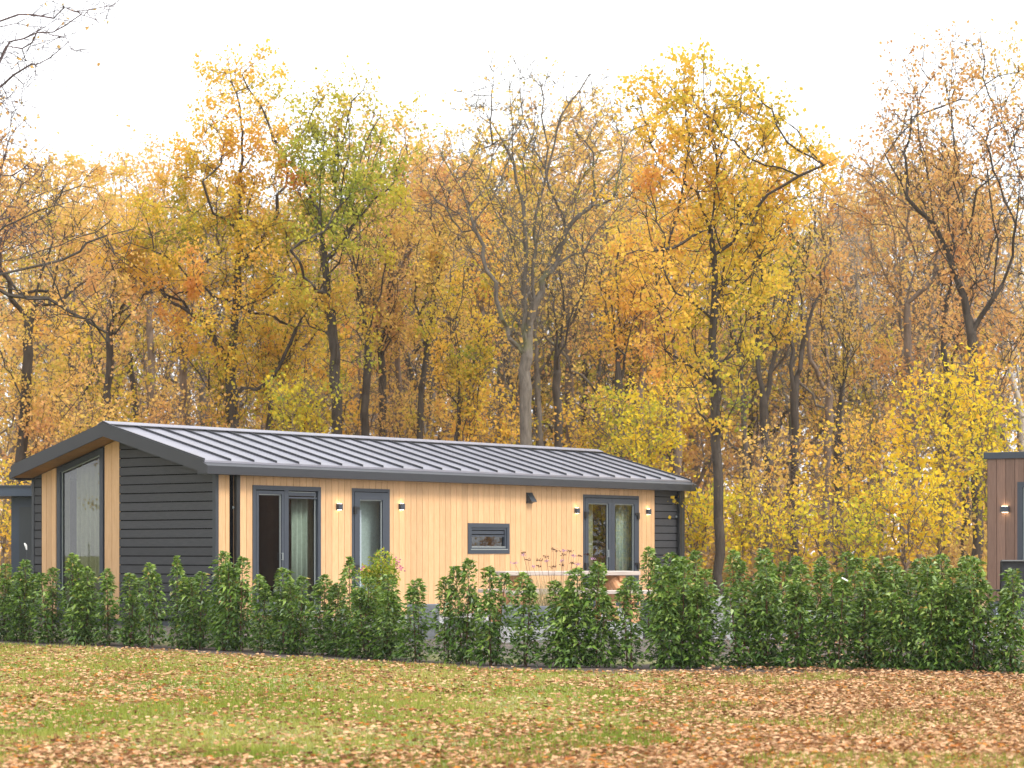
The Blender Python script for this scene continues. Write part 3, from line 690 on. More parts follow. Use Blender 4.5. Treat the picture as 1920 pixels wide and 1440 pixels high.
HEDGE = [
 (8,1058,3,'laurel shrub at the far left end of the hedge, cut by the frame'),
 (47,1050,1,'laurel shrub with pale arching tips in front of the shed wall'),
 (98,1066,0,'laurel shrub in front of the gable window\'s left timber strip'),
 (135,1040,2,'slim laurel shrub whose single tip rises highest before the gable window'),
 (165,1064,3,'broad laurel shrub under the middle of the tall gable window'),
 (205,1068,2,'narrow laurel shrub before the timber strip right of the gable window'),
 (243,1076,0,'laurel shrub in front of the left part of the charcoal gable boards'),
 (280,1058,2,'slim pointed laurel shrub before the middle of the charcoal gable boards'),
 (332,1044,4,'single-stemmed laurel spire before the right part of the charcoal gable'),
 (345,1085,2,'low laurel shrub at the foot of the spire before the charcoal gable'),
 (374,1074,0,'laurel shrub just left of the chalet\'s near corner'),
 (420,1034,1,'tallest laurel shrub of the left hedge, in front of the chalet\'s near corner and downpipe'),
 (450,1046,0,'laurel shrub right beside the tallest one, before the left jamb of the wide window'),
 (488,1080,2,'laurel shrub with a drooping tip under the wide window\'s left pane'),
 (532,1066,3,'bushy laurel shrub covering the lower middle of the wide window'),
 (562,1082,0,'laurel shrub under the green curtain of the wide window'),
 (606,1080,2,'airy laurel shrub at the wide window\'s right jamb'),
 (630,1095,0,'low laurel shrub between the wide window and the entrance door'),
 (655,1046,4,'thin tall laurel leader at the left jamb of the entrance door'),
 (690,1082,1,'laurel shrub at the foot of the entrance door below the lime bush'),
 (725,1078,3,'broad laurel shrub just right of the entrance door'),
 (787,1087,2,'small pointed laurel shrub standing apart, first right of the entrance door'),
 (833,1084,2,'small pointed laurel shrub midway between entrance door and small window'),
 (874,1050,0,'tall laurel shrub with a tufted top under the small window\'s left edge'),
 (921,1064,0,'laurel shrub with a pointed top just left of the picnic table'),
 (984,1076,2,'laurel column standing alone before the left end of the picnic table'),
 (1043,1090,0,'laurel shrub in front of the picnic table\'s middle'),
 (1082,1066,3,'dense laurel shrub before the right half of the picnic table'),
 (1118,1056,0,'laurel shrub rising above the picnic tabletop\'s right half'),
 (1184,1084,2,'slender laurel shrub before the picnic table\'s right leg'),
 (1238,1062,3,'laurel shrub at the right end of the picnic bench'),
 (1278,1050,0,'front-row laurel shrub before the charcoal boards at the chalet\'s right end'),
 (1320,1068,1,'front-row laurel shrub just right of the chalet\'s far corner'),
 (1395,1092,0,'front-row laurel shrub right after the gap with the pale concrete'),
 (1440,1052,3,'front-row laurel shrub left of the middle of the double hedge'),
 (1500,1060,1,'front-row laurel shrub with a round top before the yellow thicket'),
 (1565,1076,0,'front-row laurel shrub carrying the white plant tag'),
 (1622,1072,3,'front-row laurel shrub right of the white plant tag'),
 (1680,1062,5,'thick front-row laurel shrub, third from the right gap'),
 (1740,1046,5,'thick front-row laurel shrub, second from the right gap'),
 (1785,1066,1,'front-row laurel shrub filling between the two thickest ones'),
 (1826,1046,3,'last laurel shrub before the gap at the brown chalet\'s corner'),
 (1903,1068,3,'laurel shrub in front of the black garden chair')]
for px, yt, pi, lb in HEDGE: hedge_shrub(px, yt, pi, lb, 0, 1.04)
BACK = [(1216,1028,2,'back-row laurel spire at the front wall\'s golden right end'),
 (1262,1038,0,'back-row laurel shrub before the chalet\'s charcoal end boards'),
 (1300,1034,0,'back-row laurel shrub touching the chalet\'s far right corner'),
 (1375,1034,2,'back-row laurel shrub right beside the bare tree trunk'),
 (1430,1030,3,'tallest back-row laurel shrub, right of the bare trunk'),
 (1490,1044,0,'back-row laurel shrub, second right of the bare trunk'),
 (1545,1046,2,'back-row laurel shrub left of the round-topped one'),
 (1592,1036,0,'back-row laurel shrub with a round top above the white tag'),
 (1635,1046,2,'back-row laurel shrub at the middle of the yellow thicket'),
 (1675,1044,3,'back-row laurel shrub left of the leafy twin tops'),
 (1720,1050,0,'back-row laurel shrub seen between the thick front shrubs'),
 (1765,1040,3,'back-row laurel shrub near the brown chalet'),
 (1815,1044,0,'back-row laurel shrub beside the brown chalet\'s corner')]
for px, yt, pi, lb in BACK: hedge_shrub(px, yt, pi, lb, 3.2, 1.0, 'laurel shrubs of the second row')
o = empty('plant_tag', ((1584-960)/F*27.2, 27.2, EYE+(HZ-1086)/F*27.2), 0, label='small white plastic tag lying slanted on the laurel foliage', cat='tag')
MB().obox((0, 0, 0), (.085, .004, .018), Matrix.Rotation(R(28), 3, 'Y')).build('tag_strip', M['white'], o)

# lime-green flowering bush by the door
def spirea():
    D = 34.2; x = (712-960)/F*D; r = np.random.default_rng(5)
    o = empty('flowering_bush', (x, D, .27), 0, label='lime-green bush with pink flower heads beside the entrance door', cat='shrub')
    P = []; z0 = EYE+(HZ-1058)/F*D-.27
    st = MB()
    for cx, cz, s in ((.05, z0, .22), (-.18, z0-.18, .17), (.12, z0-.2, .2), (0, z0-.42, .25), (-.1, z0-.65, .25)):
        q = r.normal(size=(420, 3)); q /= np.linalg.norm(q, axis=1)[:, None]; P.append(q*s*r.random((420, 1))**.4+np.array([cx, 0, cz]))
        st.tube((0, 0, 0), (cx, 0, cz), .012, .005, 5)
    P = np.concatenate(P); V, fc = leaves(P, .055, .24, up=.5, fold=.3, r=r)
    link('foliage', fast_mesh('foliage', V, fc, 4, np.repeat(np.clip(r.random(len(P))*.95, 0, 1), 5)), M['leaf_spirea'], o)
    st.build('stems', M['stem'], o)
    for cx, cz in ((.26, z0+.02), (.33, z0-.03), (-.24, z0-.06)):
        f = MB()
        for k in range(9):
            p = Vector((cx, -.05, cz))+Vector(r.normal(size=3))*.026; f.obox(p, (.025, .025, .008), Matrix.Rotation(r.random()*3, 3, 'X'))
        f.tube((cx*.6, 0, cz-.25), (cx, -.05, cz), .003, .002, 3).build('flower', M['pink'], o)
spirea()

def verbena():
    D = 32.1; r = np.random.default_rng(9); lst = []
    heads = [(982,1042),(990,1050),(1012,1051),(1026,1052),(1038,1030),(1044,1034),(1056,1033),(1057,1040),(1068,1034),(1054,1052),(1086,1043),(1100,1040),(1112,1048),(1054,1060),(1024,1044),(1000,1063),(1036,1063),(1010,1062),(1082,1058),(1118,1056),(1072,1056),(966,1056),(981,1036),(1130,1046),(1076,1043)]
    for i, (hx, hy) in enumerate(heads):
        x = (hx-960)/F*D; z = EYE+(HZ-hy)/F*D; bx = (1045-960)/F*D+(hx-1045)/F*D*.55
        side = 'left' if hx < 1030 else 'right' if hx > 1080 else 'middle'
        lst.append((x, z, bx, i, side))
    o = empty('verbena_clump', ((1045-960)/F*D, D, .62), 0, label='clump of tall wiry verbena with dry brown and pink heads before the picnic table', cat='flowers')
    st = MB(); ox = (1045-960)/F*D
    for x, z, bx, i, _ in lst:
        m = ((bx+x)/2-ox+r.normal()*.02, r.normal()*.05, (z-.62)*.5)
        st.tube((bx-ox, 0, -.02), m, .003, .0025, 3); st.tube(m, (x-ox, 0, z-.62), .0025, .002, 3)
    st.build('stalks', M['stem'], o)
    for x, z, bx, i, _ in lst:
        P = np.array([x-ox, 0, z-.62])+r.normal(size=(22, 3))*np.array([.022, .02, .007]); V, fc = leaves(P, .022, .35, up=.6, r=r)
        link('flower_head', fast_mesh('flower_head', V, fc, 4, np.full(len(V), .2*r.random()+(0 if i % 3 else .75))), M['petal'], o)
    # dry grass tuft at the foot
    n = 260; a = r.random(n)*6.283; l = .35+.35*r.random(n); b = np.stack([r.normal(size=n)*.22, r.normal(size=n)*.08, np.zeros(n)], -1)
    tip = b+np.stack([np.cos(a)*l*.45, np.sin(a)*l*.3, l*.8], -1); w = .004
    V = np.stack([b-[w, 0, 0], b+[w, 0, 0], tip], 1).reshape(-1, 3)
    g = empty('ornamental_grass', ((1030-960)/F*D, D+.15, .62), 0, label='tuft of dry straw-coloured grass at the foot of the verbena', cat='grass tuft')
    link('blades', fast_mesh('blades', V, np.arange(n*3).reshape(-1, 3), 3, np.repeat(r.random(n), 3)), M['dry'], g)
verbena()
def lowplant(px, Y, h, label):
    r = np.random.default_rng(px); o = empty('garden_plant', ((px-960)/F*Y, Y, float(ground_z((px-960)/F*Y, Y))), 0, label=label, cat='plant')
    n = 400; q = r.normal(size=(n, 3))*np.array([.16, .16, h*.3]); q[:, 2] = np.abs(q[:, 2]); V, fc = leaves(q, .06, .22, up=.8, r=r)
    link('foliage', fast_mesh('foliage', V, fc, 4, np.repeat(.4*r.random(n)+.1, 5)), M['leaf_spirea'], o)
lowplant(512, 33.8, .5, 'low lime-yellow plant seen through the hedge under the wide window')
lowplant(662, 32.6, .5, 'low lime-green plant seen in the hedge gap under the entrance door')

# ---------------------------------------------------------------- trees
def grow(skel, attr, seed, step=.38, infl=4.0, kill=.55, noise=.35, up=.08, iters=70):
    """space colonisation: skeleton polylines (first one the trunk) + attraction points -> nodes, parents"""
    r = np.random.default_rng(seed); pos = []; par = []
    for li, line in enumerate(skel):
        line = [np.array(p, float) for p in line]
        if li == 0: pos.append(line[0]); par.append(-1); cur = 0
        else:
            A = np.array(pos); cur = int(np.argmin(np.linalg.norm(A-line[0], axis=1)))
            line[0] = A[cur]
        for a, b in zip(line, line[1:]):
            d = np.linalg.norm(b-a); k = max(1, int(round(d/step)))
            for i in range(1, k+1):
                p = a+(b-a)*i/k+r.normal(size=3)*(.07 if li else .022)*(i < k)
                pos.append(p); par.append(cur); cur = len(pos)-1
    pos = np.array(pos); par = list(par); nsk = len(pos); A = np.array(attr)
    D = np.full(len(A), 1e9); N = np.zeros(len(A), int)
    def upd(new, off):
        nonlocal D, N
        for c in range(0, len(new), 400):
            d = np.linalg.norm(A[:, None]-new[None, c:c+400], axis=2); j = d.argmin(1); dm = d[np.arange(len(A)), j]
            m = dm < D; D = np.where(m, dm, D); N = np.where(m, j+off+c, N)
    upd(pos, 0); alive = D > kill
    kids = {}
    for it in range(iters):
        act = alive & (D < infl)
        if not act.any(): 
            if alive.any(): infl *= 1.6; 
            if infl > 40: break
            continue
        v = A[act]-pos[N[act]]; v /= np.linalg.norm(v, axis=1)[:, None]+1e-9
        u, inv = np.unique(N[act], return_inverse=True); s = np.zeros((len(u), 3)); np.add.at(s, inv, v)
        s /= np.linalg.norm(s, axis=1)[:, None]+1e-9; s += r.normal(size=s.shape)*noise; s[:, 2] += up
        s /= np.linalg.norm(s, axis=1)[:, None]
        ok = np.array([kids.get(int(k), 0) < 3 for k in u]); u, s = u[ok], s[ok]
        if not len(u): break
        new = pos[u]+s*step
        for k in u: kids[int(k)] = kids.get(int(k), 0)+1
        off = len(pos); pos = np.concatenate([pos, new]); par += [int(k) for k in u]
        upd(new, off); alive &= D > kill
        if not alive.any(): break
    return pos, np.array(par), nsk

def tree_mesh(pos, par, R0, rmin=.010, twigs=2, seed=0, tl=.55, sides=6):
    """branches as one skin of tapering tubes; returns mesh, twig tips"""
    r = np.random.default_rng(seed); n = len(pos); tips = np.zeros(n); has = np.zeros(n, bool); has[par[par >= 0]] = True
    tips[~has] = 1
    for i in range(n-1, 0, -1): tips[par[i]] += tips[i]
    # (parents always precede their children)
    tt = tips/tips.max(); p = math.log(R0/rmin)/math.log(max(tips.max(), 2)); rad = rmin*tips**p
    # trunk keeps tapering with height
    main = np.full(n, -1)
    for i in range(1, n):
        q = par[i]
        if main[q] < 0 or tips[i] > tips[main[q]]: main[q] = i
    c = np.arange(1, n); q = par[c]; d = pos[c]-pos[q]; d /= np.linalg.norm(d, axis=1)[:, None]+1e-9
    nd = np.zeros((n, 3)); nd[c] = d; nd[0] = d[0] if n > 1 else (0, 0, 1)
    ismain = main[q] == c; d0 = np.where(ismain[:, None], nd[q], d); r0 = np.where(ismain, rad[q], np.minimum(rad[q], rad[c]*1.25)); r1 = rad[c]
    A, B, dA, dB = pos[q], pos[c], d0, d
    # twigs
    thin = np.where(rad < rmin*3.2)[0]; tp = np.repeat(thin, twigs); m = len(tp)
    td = nd[tp]*.6+r.normal(size=(m, 3))*.6; td[:, 2] += .15; td /= np.linalg.norm(td, axis=1)[:, None]
    tA = pos[tp]; tB = tA+td*(tl*(.5+.8*r.random((m, 1))))
    A = np.concatenate([A, tA]); B = np.concatenate([B, tB]); dA = np.concatenate([dA, td]); dB = np.concatenate([dB, td])
    r0 = np.concatenate([r0, np.full(m, rmin*.9)]); r1 = np.concatenate([r1, np.full(m, rmin*.45)])
    V, Fc, off = [], [], 0
    big = r0 > .05
    for sel, k in ((big, sides), (~big, 3)):
        if not sel.any(): continue
        a = np.arange(k)*2*np.pi/k; ref = np.array([.31, .93, .19])
        rings = []
        for P, dd, rr in ((A[sel], dA[sel], r0[sel]), (B[sel], dB[sel], r1[sel])):
            x = np.cross(dd, ref); x /= np.linalg.norm(x, axis=1)[:, None]+1e-9; y = np.cross(dd, x)
            rings.append(P[:, None]+rr[:, None, None]*(np.cos(a)[None, :, None]*x[:, None]+np.sin(a)[None, :, None]*y[:, None]))
        v = np.concatenate(rings, 1); ne = len(v); V.append(v.reshape(-1, 3)); e = np.arange(ne)[:, None, None]*2*k+off
        i = np.arange(k); f = np.stack([i, (i+1) % k, (i+1) % k+k, i+k], -1)[None]
        Fc.append((e+f).reshape(-1, 4)); off += ne*2*k
    me = fast_mesh('branches', np.concatenate(V), np.concatenate(Fc), 4, None, True)
    return me, tA, tB, thin

def crown_mesh(tA, tB, per, size, seed, wid=.42, spread=.22, keep=None, zb=None, bias=0.0):
    r = np.random.default_rng(seed+1); n = len(tA)
    k = r.poisson(per*r.gamma(.55, 1/.55, n))
    idx = np.repeat(np.arange(n), k); u = r.random((len(idx), 1))**.6*1.1
    P = tA[idx]+(tB[idx]-tA[idx])*u+r.normal(size=(len(idx), 3))*spread*.5
    V, fc = kites(P, size, wid, r)
    cl = r.random(n)[idx]; big = vnoise(P[:, 0]*1.0+50, P[:, 2]+P[:, 1]*.5+50, 1.8, seed % 50)
    t = np.clip((.30*cl+.45*big+.25*r.random(len(idx))-.5)*1.45+.5+bias, 0, 1)
    return fast_mesh('crown', V, fc, 4, np.repeat(t, 4)), len(idx)

NL = 0
def px3(x, y, D, dy=0): Y = D+dy; return np.array([(x-960)/F*Y, Y, EYE+(HZ-y)/F*Y])
def limbs(sk, at, k, r):
    """extra ascending limbs from the skeleton out to points of the crown"""
    P = []
    for ln in sk:
        for a, b in zip(ln, ln[1:]):
            m = max(2, int(np.linalg.norm(b-a)/.4)); P += [a+(b-a)*t for t in np.linspace(0, 1, m)]
    P = np.array(P); out = []; H = at[:, 2].max()
    P = P[P[:, 2] > .28*H] if (P[:, 2] > .28*H).sum() > 3 else P
    for _ in range(k):
        T = at[r.integers(len(at))]; d = np.linalg.norm(P-T, axis=1); up = T[2]-P[:, 2]
        c = np.abs(d-r.uniform(1.6, 3.6))+2.5*np.clip(.35*d-up, 0, 9); S = P[int(c.argmin())]; v = T-S; l = np.linalg.norm(v)
        if l < .8 or l > 6 or v[2] < .3*l: continue
        side = r.normal(size=3)*.075*l; bend = np.array([v[0], v[1], 0])*.12
        M1 = S+v*.35+bend+side*.6+np.array([0, 0, -.04*l]); M2 = S+v*.7+side*.4
        out.append([S, M1, M2, T]); P = np.concatenate([P, [M1, M2]])
    return out
def photo_tree(name, D, lines, blobs, label, bark_m, leaf_m, per, R0=.2, n_at=900, seed=1, size=.085, twigs=2, noise=.38, rmin=.009, step=.4, kill=.6, bias=0, cat='tree', limb_dep=1.0, tl=.55, extra=16):
    """lines and blobs give the tree's real outline at its real distance D; limbs spread in depth as well"""
    global NL; R0 *= .62; per *= 2.6 if per > 5 else 1.8
    r = np.random.default_rng(seed); sk = []
    base = px3(lines[0][0][0], lines[0][0][1], D); base[2] = .25
    for li, ln in enumerate(lines):
        dep = 0 if li == 0 else r.uniform(-1, 1)*limb_dep*2.2; m = max(1, len(ln)-1)
        pts = [px3(x, y, D, dep*(i/m)) for i, (x, y) in enumerate(ln)]
        if li == 0: pts[0] = base
        sk.append([p-base for p in pts])
    at = []; ar = np.array([b[2]*b[3]*(b[4] if len(b) > 4 else 1) for b in blobs], float); ar = ar/ar.sum()
    for b, f in zip(blobs, ar):
        k = max(8, int(n_at*f)); q = r.normal(size=(k, 3)); q /= np.linalg.norm(q, axis=1)[:, None]; q *= r.random((k, 1))**(1/2.6)
        dd = r.uniform(-.6, .6)*b[2]/F*D
        c = px3(b[0], b[1], D, dd)-base; q *= np.array([b[2], (b[2]+b[3])*.5, b[3]])/F*D
        at.append(c+q)
    at = np.concatenate(at); at = at[at[:, 2] > .3]
    sk += limbs(sk, at, extra, r)
    pos, par, nsk = grow(sk, at, seed, step=step, kill=kill, noise=noise)
    me, tA, tB, thin = tree_mesh(pos, par, R0, rmin, twigs, seed, tl)
    o = empty(name, base, 0, label=label, cat=cat)
    link('trunk', me, M[bark_m], o)
    if per > 0:
        cm, k = crown_mesh(tA, tB, per, size, seed, bias=bias); NL += k
        link('crown', cm, M[leaf_m], o)
    return o

photo_tree('oak_tree', 58, [[(42,1050),(42,830),(50,700),(55,600),(75,520),(100,450)], [(55,600),(20,560),(0,500),(-20,430)], [(60,570),(120,560),(170,520)], [(100,450),(90,380),(120,310)], [(46,760),(20,700),(-10,650)]],
  [(20,430,110,140),(130,380,90,90),(150,470,90,70),(60,620,100,70),(190,560,80,60),(-30,620,90,90),(100,720,80,50),(10,740,70,60)],
  'dark-trunked orange oak at the left edge above the shed', 'bark_dark', 'leaf_orange', 7, .26, 1100, 11)
photo_tree('oak_tree', 50, [[(-90,1050),(-80,700),(-60,400),(-20,250)], [(-60,420),(0,330),(60,300)], [(-70,500),(0,450),(50,420)]],
  [(0,260,90,90),(50,340,90,70),(20,430,110,60),(-60,200,80,80)],
  'thin-leaved rusty oak leaning in from the left edge, upper part only', 'bark_purple', 'leaf_rust', 2.2, .24, 900, 12, twigs=3)
photo_tree('oak_tree', 60, [[(437,1050),(437,800),(430,690),(440,600),(447,480),(450,380),(455,300),(450,200),(430,130)],
   [(428,680),(385,610),(330,560),(270,530),(235,480),(215,450)], [(440,560),(500,535),(555,545),(600,520)], [(447,500),(490,450),(520,400),(540,320)],
   [(436,660),(470,610),(480,560),(530,520)], [(447,440),(400,400),(380,340),(385,250)], [(455,330),(490,260),(500,200)], [(330,560),(300,500),(310,440)], [(385,610),(370,540),(360,480)]],
  [(450,150,75,55),(440,220,85,60),(490,250,80,70),(400,310,80,70),(480,360,90,70),(540,340,60,70),(360,400,80,60),(310,440,80,60),(430,470,100,60),(530,470,70,60),(240,470,60,50),(330,560,80,45),(440,590,90,50),(560,560,70,45),(430,700,80,45),(350,650,70,40)],
  'tallest golden oak of the left, with a long crooked limb reaching left', 'bark_dark', 'leaf_gold', 9.5, .30, 3200, 13, kill=.5, extra=26)
photo_tree('oak_tree', 68, [[(290,1050),(288,800),(280,600),(285,450),(290,360)], [(282,560),(240,480),(220,400)], [(285,480),(330,420),(350,370)]],
  [(265,310,60,60),(330,360,60,60),(220,370,60,60),(180,420,60,60),(290,430,90,60),(240,520,80,60)],
  'shorter orange oak between the left-edge oak and the tallest golden one', 'bark_brown', 'leaf_orange', 9, .2, 1300, 14)
photo_tree('oak_tree', 59, [[(632,1050),(632,800),(625,640),(612,520),(600,430),(600,330),(612,220)], [(610,500),(650,440),(690,380),(700,300),(720,250)], [(602,400),(570,340),(560,260),(575,200)], [(650,440),(640,360),(655,260),(660,190)], [(616,560),(570,520),(545,470)], [(690,380),(740,340),(760,260)]],
  [(590,195,55,45),(650,195,65,50),(700,230,40,50),(600,290,70,55),(670,300,60,55),(765,235,30,35),(745,290,45,45),(640,380,80,50),(720,380,60,50),(570,430,60,60),(660,470,60,45),(600,560,70,50),(650,640,60,50)],
  'green-gold oak right of the tallest golden oak, dark ivy-clad trunk', 'bark_dark', 'leaf_green', 7.5, .25, 2400, 15, kill=.5, extra=20)
photo_tree('oak_tree', 62, [[(500,1050),(502,800),(512,700),(530,650),(570,625),(615,600)], [(512,700),(490,640),(470,560)], [(530,650),(545,590),(540,530)]],
  [(600,590,60,40),(480,600,60,60),(545,560,50,50),(530,700,60,40)],
  'leaning forked oak with a bent dark trunk behind the roof\'s left half', 'bark_dark', 'leaf_gold', 7, .2, 600, 16)
photo_tree('oak_tree', 64, [[(762,1050),(755,820),(745,660),(728,540),(733,470),(750,400)], [(733,470),(700,400),(690,330)], [(728,540),(770,470),(800,380),(790,300)], [(750,400),(755,330),(740,280)]],
  [(760,310,60,60),(800,330,60,60),(720,350,50,60),(700,430,60,50),(780,430,60,50),(740,560,80,60)],
  'slender S-bent oak with sparse orange leaves, right of the green-gold oak', 'bark_brown', 'leaf_tan', 6, .17, 1000, 17)
photo_tree('oak_tree', 61, [[(780,1050),(788,780),(800,640),(822,520),(832,430),(845,340)], [(800,640),(780,540),(790,440)], [(822,520),(860,450),(880,380)]],
  [(840,320,60,60),(790,400,60,60),(870,400,60,60),(830,480,60,50),(790,620,70,60),(850,640,50,60)],
  'slim dark oak leaning right above the middle of the roof', 'bark_dark', 'leaf_orange', 7, .16, 1000, 18)
photo_tree('oak_tree', 59, [[(845,1050),(855,820),(870,740),(900,660),(920,600)], [(856,800),(858,680),(856,590),(870,500)], [(870,740),(840,660),(830,600)]],
  [(925,580,50,50),(865,520,60,60),(830,600,60,50),(890,700,60,50)],
  'double-stemmed young oak leaning apart in a V above the roof', 'bark_dark', 'leaf_gold', 6, .14, 700, 19)
photo_tree('oak_tree', 56, [[(990,1050),(988,850),(985,760),(988,670),(982,560),(985,460),(982,390),(965,310),(940,260),(905,200)],
   [(985,680),(955,635),(930,560),(905,480),(890,430),(878,390),(850,330),(828,290)], [(988,660),(1003,570),(1006,470),(1005,400),(1022,340),(1040,270),(1070,190),(1105,140)],
   [(982,390),(984,320),(990,240),(975,170),(968,120)], [(1003,570),(1040,500),(1062,430),(1110,385),(1132,350),(1180,300),(1215,280)],
   [(890,430),(860,400),(820,380),(790,385)], [(1110,385),(1150,370),(1200,350)], [(905,480),(880,470),(850,500)], [(940,260),(900,280),(880,330)], [(1022,340),(1000,280),(1010,220)]],
  [(930,200,90,70),(990,170,60,60),(1070,190,80,70),(1010,260,110,60),(1130,260,80,70),(870,300,70,60),(850,370,70,50),(1150,330,80,60),(960,380,110,60),(1080,400,90,60),(900,460,80,50),(1000,480,90,50)],
  'nearly bare pale mossy oak forking wide above the middle of the roof', 'bark_pale', 'leaf_tan', .5, .25, 2600, 20, twigs=4, kill=.5, noise=.45, extra=30)
photo_tree('oak_tree', 72, [[(1075,1050),(1070,850),(1066,600),(1072,430),(1080,300)], [(1066,600),(1120,500),(1150,400)], [(1068,520),(1030,430),(1040,330)]],
  [(1100,230,70,60),(1060,300,70,60),(1140,320,70,70),(1030,380,70,60),(1120,430,80,60),(1080,540,90,60)],
  'tan-leaved oak standing close behind the bare pale oak', 'bark_brown', 'leaf_tan', 6, .26, 1500, 21)
photo_tree('oak_tree', 64, [[(1275,1050),(1270,800),(1266,680),(1250,560),(1240,450)], [(1266,680),(1210,600),(1180,540)], [(1250,560),(1290,480),(1300,420)]],
  [(1220,430,70,60),(1180,520,60,50),(1290,430,60,50),(1240,600,80,60),(1180,650,70,50)],
  'brown-trunked golden oak just left of the tall yellow oak', 'bark_brown', 'leaf_gold', 9, .19, 1000, 22)
photo_tree('oak_tree', 45.5, [[(1350,1075),(1347,900),(1341,760),(1338,600),(1338,480),(1332,430),(1345,330),(1330,250),(1320,180)],
   [(1333,430),(1308,360),(1290,290),(1265,210),(1230,160)], [(1340,400),(1388,330),(1430,270),(1440,210)], [(1338,480),(1390,420),(1440,365),(1500,330),(1545,310)],
   [(1335,450),(1280,455),(1220,470),(1160,480)], [(1308,360),(1260,320),(1220,270),(1190,200)], [(1338,560),(1400,510),(1450,450),(1480,400)], [(1338,600),(1290,560),(1250,520)], [(1345,330),(1370,250),(1390,180)], [(1340,700),(1390,660)], [(1342,720),(1290,680)]],
  [(1220,200,60,60),(1290,170,70,50),(1370,190,70,50),(1430,250,70,55),(1500,300,60,45),(1250,280,75,55),(1340,280,75,55),(1200,370,50,50),(1430,350,80,45),(1290,380,80,45),(1510,370,50,40),(1390,440,80,45),(1220,470,60,40),(1290,570,80,45),(1390,560,80,50),(1390,670,50,40),(1280,690,50,40),(1360,760,34,40,.8),(1338,860,26,40,.8)],
  'tall yellow-orange oak standing free just right of the chalet', 'bark_dark', 'leaf_gold', 6, .165, 3300, 23, kill=.42, bias=.06, extra=34)
photo_tree('oak_tree', 58, [[(1722,1050),(1712,780),(1702,650),(1700,570),(1722,490),(1700,430),(1660,380),(1620,330)], [(1700,570),(1752,520),(1760,450),(1735,400),(1700,330),(1670,260)], [(1702,600),(1660,520),(1630,450)], [(1752,500),(1800,440),(1810,360)]],
  [(1640,300,60,60),(1680,250,60,70),(1610,380,60,50),(1690,370,70,50),(1760,360,70,60),(1640,470,60,50),(1720,600,80,60),(1650,620,60,50)],
  'rusty oak with twisted twin stems above the yellow thicket', 'bark_brown', 'leaf_rust', 2.8, .2, 1700, 24, twigs=3, extra=24)
photo_tree('oak_tree', 56, [[(1832,1050),(1830,820),(1824,660),(1808,560),(1780,480),(1752,420),(1740,330),(1722,250),(1720,160)], [(1824,640),(1862,560),(1872,450),(1852,320),(1842,200),(1822,120)], [(1780,480),(1800,380),(1790,280),(1780,180),(1790,100)], [(1862,560),(1900,480),(1910,380),(1900,250)], [(1752,420),(1700,370),(1660,290)]],
  [(1730,130,60,60),(1800,100,60,50),(1870,130,60,60),(1920,160,50,70),(1700,210,60,60),(1780,210,80,60),(1860,240,70,60),(1740,310,80,60),(1830,330,80,60),(1910,330,60,60),(1860,440,70,50),(1780,520,60,50),(1830,640,80,60),(1900,600,60,50)],
  'tallest rusty oak at the right, many upright limbs with sparse leaves', 'bark_dark', 'leaf_rust', 2.8, .22, 3200, 25, twigs=3, kill=.5, extra=34)
photo_tree('birch_tree', 70, [[(1660,1050),(1648,800),(1628,640),(1605,520),(1570,400)], [(1628,640),(1640,520),(1620,420)], [(1648,780),(1590,680),(1520,640)], [(1640,700),(1600,620),(1540,560),(1500,560)], [(1605,520),(1560,480),(1520,440)]],
  [(1580,420,60,60),(1540,480,70,60),(1610,500,60,60),(1540,600,70,50),(1600,380,60,50)],
  'bare pale birch leaning left behind the yellow thicket', 'bark_birch', 'leaf_tan', .08, .17, 900, 26, twigs=3)
photo_tree('birch_tree', 60, [[(1935,1050),(1915,780),(1895,700),(1872,630),(1850,560)], [(1895,700),(1880,600),(1900,500)]],
  [(1860,520,60,50),(1900,480,50,50)], 'leaning pale birch at the right edge above the brown chalet', 'bark_birch', 'leaf_orange', 2, .17, 300, 27)
# slim dark-stemmed oaks that stand in line along the edge of the wood
SLIM = [(200,790,61,[(205,640),(250,540),(262,470)],'leaf_orange','slim dark oak bending right behind the gable peak'),
 (345,790,63,[(340,650),(322,540),(330,440)],'leaf_tan','slim oak with a pale crooked stem above the first roof seams'),
 (685,800,61,[(690,640),(672,520),(690,420)],'leaf_tan','slim upright oak right beside the green-gold oak'),
 (718,810,63,[(716,680),(700,560),(708,450)],'leaf_orange','second slim stem right of the green-gold oak'),
 (880,820,62,[(884,700),(906,590),(900,470)],'leaf_gold','slim oak between the V-stemmed oak and the bare pale oak'),
 (1048,835,60,[(1045,700),(1058,580),(1046,460)],'leaf_tan','slim stem hugging the right side of the bare pale oak'),
 (1165,850,61,[(1160,720),(1150,600),(1172,480)],'leaf_gold','slim oak leaning slightly right above the french doors'),
 (1205,860,63,[(1200,740),(1212,620),(1190,500)],'leaf_orange','slim oak above the right end of the roof ridge'),
 (1440,900,58,[(1432,760),(1418,640),(1430,520),(1420,430)],'leaf_gold','slim oak right of the free-standing yellow oak'),
 (1490,900,64,[(1490,740),(1478,600),(1500,480),(1490,380)],'leaf_tan','slim tan oak filling the dip of the skyline, left one'),
 (1550,900,66,[(1556,740),(1545,600),(1560,470),(1550,360)],'leaf_rust','slim rusty oak filling the dip of the skyline, right one'),
 (1570,900,60,[(1575,760),(1590,660),(1580,560)],'leaf_tan','short dark double-bent oak in the sparse part of the thicket'),
 (1770,900,62,[(1778,760),(1768,620),(1790,480),(1780,360)],'leaf_rust','slim rusty oak between the twin-stemmed and the tallest rusty oak')]
